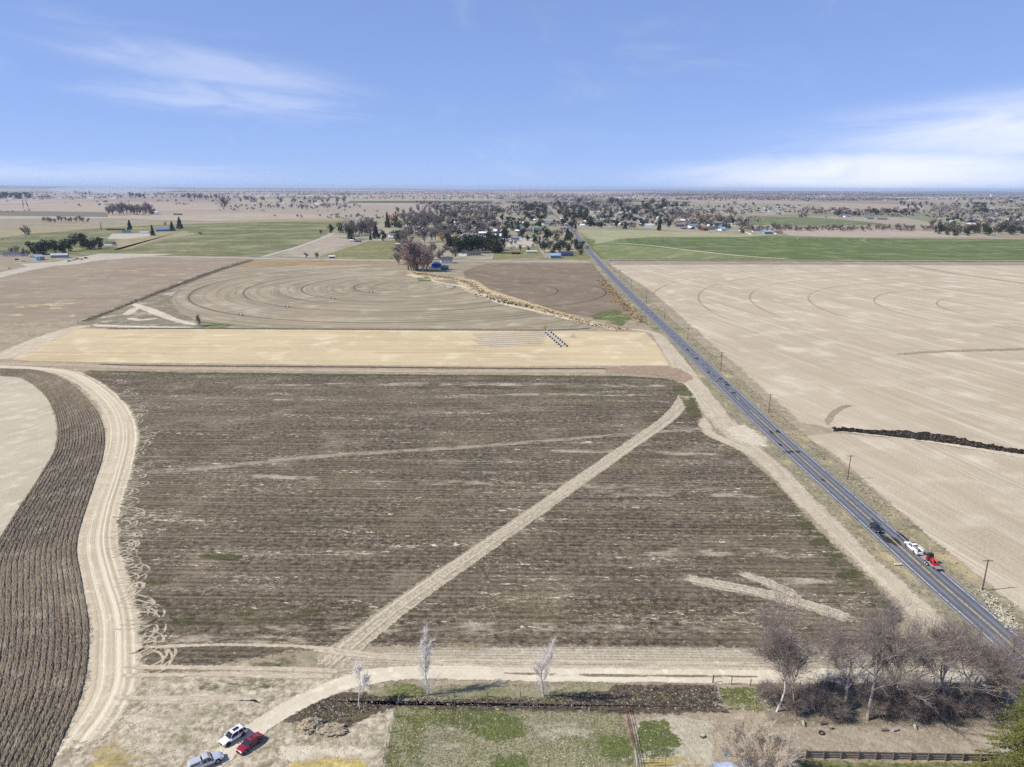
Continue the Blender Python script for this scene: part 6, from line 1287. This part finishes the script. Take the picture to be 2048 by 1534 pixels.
# white fence of the estate, sheds' neighbours
a, b = G(1477, 461), G(1503, 469.5); d = b - a; L = d.length; wf = empty('white_fence', tuple(a), math.atan2(d.y, d.x)); tag(wf, 'long white solid fence before the round green bush', 'fence')
for k in range(int(L / 2.4) + 1): MB().box((k * 2.4, 0, 1.0), (.2, .2, 2.0)).build('post', M_TRIM, wf)
pn = MB().box((1.2, 0, .95), (2.2, .08, 1.7)).build('panel', M_TRIM, wf)
for k in range(1, int(L / 2.4)): o = pn.copy(); COL.objects.link(o); o.location = (k * 2.4, 0, 0)
plant('olive', 1485, 466, 10, 'round dark green bush behind the white solid fence', None, 1.4)
# ---------------------------------------------------------------- farm machinery and parked vehicles far away
M_GALV = plain('galvanised_pipe', (.42, .43, .45), .6, .2, vary=.1); M_BLUEW = plain('blue_wheel', (.06, .12, .24), .6)
def tower(parent, p, rz, h=3.6, name='drive_tower', wm=M_BLK, s=1.0):
    e = bpy.data.objects.new(name, None); COL.objects.link(e); e.parent = parent; e.location = p; e.rotation_euler.z = rz
    return e
def tower_mesh(name, h=3.6, wm=M_BLK, leg=.06):
    m = MB()
    for x in (-1.9, 1.9): m.bar((x, 0, .9), (0, -.3, h), leg, 4).bar((x, 0, .9), (0, .3, h), leg, 4)
    m.bar((-2.2, 0, .75), (2.2, 0, .75), .12, 4)
    return m
pv = empty('centre_pivot', (PVC.x, PVC.y, 0)); tag(pv, 'centre pivot sprinkler line stretching across the ringed field', 'irrigator')
end = G(475, 632) - PVC; ang = math.atan2(end.y, end.x); dirv = Vector((math.cos(ang), math.sin(ang), 0)); prev = Vector((0, 0, 3.9))
MB().bar((0, 0, 0), (0, 0, 4.2), .25, 6).bar((-1.5, -1.5, 0), (0, 0, 3.8), .09, 4).bar((1.5, 1.5, 0), (0, 0, 3.8), .09, 4).bar((1.5, -1.5, 0), (0, 0, 3.8), .09, 4).build('pivot_point', M_GALV, pv)
for r_ in (50, 99, 151, 197):
    q = dirv * r_ + Vector((0, 0, 3.9)); MB().bar(prev, q, .11, 5).build('span_pipe', M_GALV, pv)
    for k in range(1, 6):
        m0 = prev.lerp(q, k / 6); lowk = 1.1 * math.sin(math.pi * k / 6); MB().bar(m0, m0 - Vector((0, 0, lowk)), .03, 3).build('truss_strut', M_GALV, pv)
    tm = tower_mesh('t', 3.9); to = tm.build('drive_tower', M_GALV, pv); to.location = (dirv.x * r_, dirv.y * r_, 0); to.rotation_euler.z = ang + math.pi / 2
    for x in (-2.0, 2.0): MB().wheel((x, 0, .6), .6, .35, 12).build('wheel', M_BLK, to)
    prev = q
MB().bar(prev, prev + dirv * 14 + Vector((0, 0, .3)), .07, 5).build('overhang_pipe', M_GALV, pv)
# dismantled spans lying on the straw field
for i in range(7):
    f = i / 6; a = G(943 + 6 * (i % 3), 671 + 24 * f); b = G(1098 - 4 * i + 12 * f, 664.5 + 26 * f); d = b - a
    sp = empty('irrigation_span', (a.x, a.y, .1), math.atan2(d.y, d.x)); tag(sp, 'galvanised irrigation span lying on the straw field, %s row from the far side' % ['first', 'second', 'third', 'fourth', 'fifth', 'sixth', 'seventh'][i], 'irrigation pipe', 'irrigation spans on the straw field'); L = min(d.length, 52)
    MB().bar((0, 0, 1.0), (L, 0, 1.0), .12, 5).build('span_pipe', M_GALV, sp)
    for sgn in (-1, 1): MB().bar((1, sgn * .5, .15), (L - 1, sgn * .5, .15), .05, 4).build('truss_rod', M_GALV, sp)
    for k in range(1, 8):
        x = L * k / 8
        for sgn in (-1, 1): MB().bar((x, 0, 1.0), (x, sgn * .6, .15), .05, 3).build('truss_strut', M_GALV, sp)
for i in range(8):
    f = i / 7; p = G(1097 + 31 * f, 667 + 27 * f); to = tower_mesh('t', 3.4, leg=.09).build('drive_tower', M_GALV); to.location = (p.x, p.y, 0); to.rotation_euler.z = R(12)
    tag(to, 'spare sprinkler drive tower on dark wheels, %s in the line on the straw field' % ['first', 'second', 'third', 'fourth', 'fifth', 'sixth', 'seventh', 'eighth'][i], 'drive tower', 'drive towers lined up on the straw field')
    for x in (-2.0, 2.0): MB().wheel((x, 0, .65), .65, .4, 12).build('wheel', M_BLUEW, to)
p = G(1145, 676); to = tower_mesh('t', 4.0, leg=.1).build('pump_frame', M_GALV); to.location = (p.x, p.y, 0); tag(to, 'lone grey pump frame right of the tower line on the straw field', 'pump'); MB().box((0, 0, 1.4), (.9, .9, 1.0)).build('pump_box', M_GALV, to)
plant('gold', 1091, 662, 11, 'small tan bush at the edge of the straw field by the tower line', None, 1.0)
# junk and parked vehicles in the left farmyard
PC = {'white': P_WHITE, 'red': P_RED, 'silver': P_SILV, 'black': P_BLACK, 'teal': carpaint('teal_paintwork', (.03, .25, .24))}
src = {}
for i, (u, v, c, kd, ln, lab) in enumerate([(138, 523, 'teal', 'pickup', 6, 'teal truck'), (146, 521, 'white', 'pickup', 6, 'white pickup'), (154, 519, 'red', 'pickup', 7, 'red truck'), (163, 519.5, 'white', 'suv', 5, 'white car'), (172, 517, 'black', 'suv', 5, 'black car'), (47, 523, 'white', 'suv', 5, 'white van'), (34, 520, 'black', 'suv', 5, 'black car in front of the white house'), (1150, 508, 'white', 'suv', 5, 'white car at the slate blue house'), (1040, 492, 'silver', 'suv', 5, 'silver car in the round yard'), (1052, 492, 'white', 'pickup', 6, 'white pickup in the round yard')]):
    vehicle('parked_car', up(G(u, v), .05), RT.uniform(0, 3), '%s parked %s' % (lab, 'in the left farmyard' if i < 5 else ('by the gable shed' if i == 5 else 'far off')) if i < 6 else lab + ', parked far off', ln, 2.1, 2.0, PC[c], kd, sunroof=False)
# cattle
def cow(u, v, rz, label):
    root = empty('cow', tuple(G(u, v)), rz); tag(root, label, 'cow', 'black cattle on the left')
    rings = []
    for x, w_, z0, z1 in ((-1.05, .12, 1.05, 1.35), (-.95, .30, .80, 1.42), (-.5, .38, .62, 1.42), (0, .40, .55, 1.40), (.5, .36, .60, 1.44), (.85, .26, .75, 1.46), (1.1, .17, 1.0, 1.5), (1.3, .15, 1.15, 1.55), (1.55, .13, 1.0, 1.45), (1.75, .08, .95, 1.2)):
        c = (z0 + z1) / 2; h_ = (z1 - z0) / 2; rings.append([(x, w_ * math.cos(a), c + h_ * math.sin(a)) for a in np.linspace(0, 2 * math.pi, 10, False)])
    m = MB().loft(rings)
    for x in (-.8, .7):
        for sgn in (-1, 1): m.bar((x, sgn * .22, .8), (x + .06, sgn * .2, .42), .12, 6, .07).bar((x + .06, sgn * .2, .42), (x, sgn * .2, 0), .07, 6, .06)
    m.bar((-1.03, 0, 1.3), (-1.15, 0, .6), .03, 4); m.bar((1.4, .12, 1.5), (1.38, .32, 1.48), .05, 4); m.bar((1.4, -.12, 1.5), (1.38, -.32, 1.48), .05, 4)
    m.build('body', P_COW, root, smooth=True)
P_COW = plain('black_hide', (.015, .013, .012), .8)
cow(19, 538, .3, 'black cow on the fallow field at the left edge'); cow(5, 479.5, 1.0, 'black cow in the left pasture, nearer the edge'); cow(16, 479.5, 2.6, 'black cow in the left pasture, second from the edge')
# ---------------------------------------------------------------- smoke and the hazy air
def volume_mat(name, col, dens, noisy=False):
    mt = bpy.data.materials.new(name); mt.use_nodes = True; nt = mt.node_tree; nt.nodes.clear(); t = T(nt)
    pvn = t.n('ShaderNodeVolumePrincipled'); pvn.inputs['Color'].default_value = (*col, 1); pvn.inputs['Density'].default_value = dens; pvn.inputs['Anisotropy'].default_value = .2
    out = t.n('ShaderNodeOutputMaterial'); t.L(pvn.outputs[0], out.inputs['Volume']); return mt
X0, X1, Y0, Y1, ZB, ZT = -24000, 24000, -60, 36500, -31.0, 142.0
for i, (u, v, rx, rz_) in enumerate([(175, 390.5, 420, 42), (215, 389, 700, 48), (262, 388, 600, 40)]):
    p = G(u, v); Vs, Fs = [], []; n = 16
    for j in range(9):
        ph = -math.pi / 2 + math.pi * j / 8
        for k in range(n): a = 2 * math.pi * k / n; Vs.append((rx * math.cos(ph) * math.cos(a), rx * .5 * math.cos(ph) * math.sin(a), rz_ * math.sin(ph) * (1 + .2 * math.sin(3 * a))))
    Fs = [(j * n + k, j * n + (k + 1) % n, (j + 1) * n + (k + 1) % n, (j + 1) * n + k) for j in range(8) for k in range(n)]
    so = mesh_obj('smoke', Vs, Fs, volume_mat('field_smoke', (.8, .88, 1.0), .0011)); so.location = (p.x, p.y, 50); stuff(so, 'pale smoke drifting low over the far left plain', 'smoke')
hz = MB().add([(X0, Y0, ZB), (X1, Y0, ZB), (X1, Y1, ZB), (X0, Y1, ZB), (X0, Y0, ZT), (X1, Y0, ZT), (X1, Y1, ZT), (X0, Y1, ZT)], [(3, 2, 1, 0), (4, 5, 6, 7), (0, 1, 5, 4), (1, 2, 6, 5), (2, 3, 7, 6), (3, 0, 4, 7)]).build('haze', volume_mat('hazy_air', (.66, .79, 1.0), 3.2e-5))
stuff(hz, 'thin blue haze over the plain', 'haze')
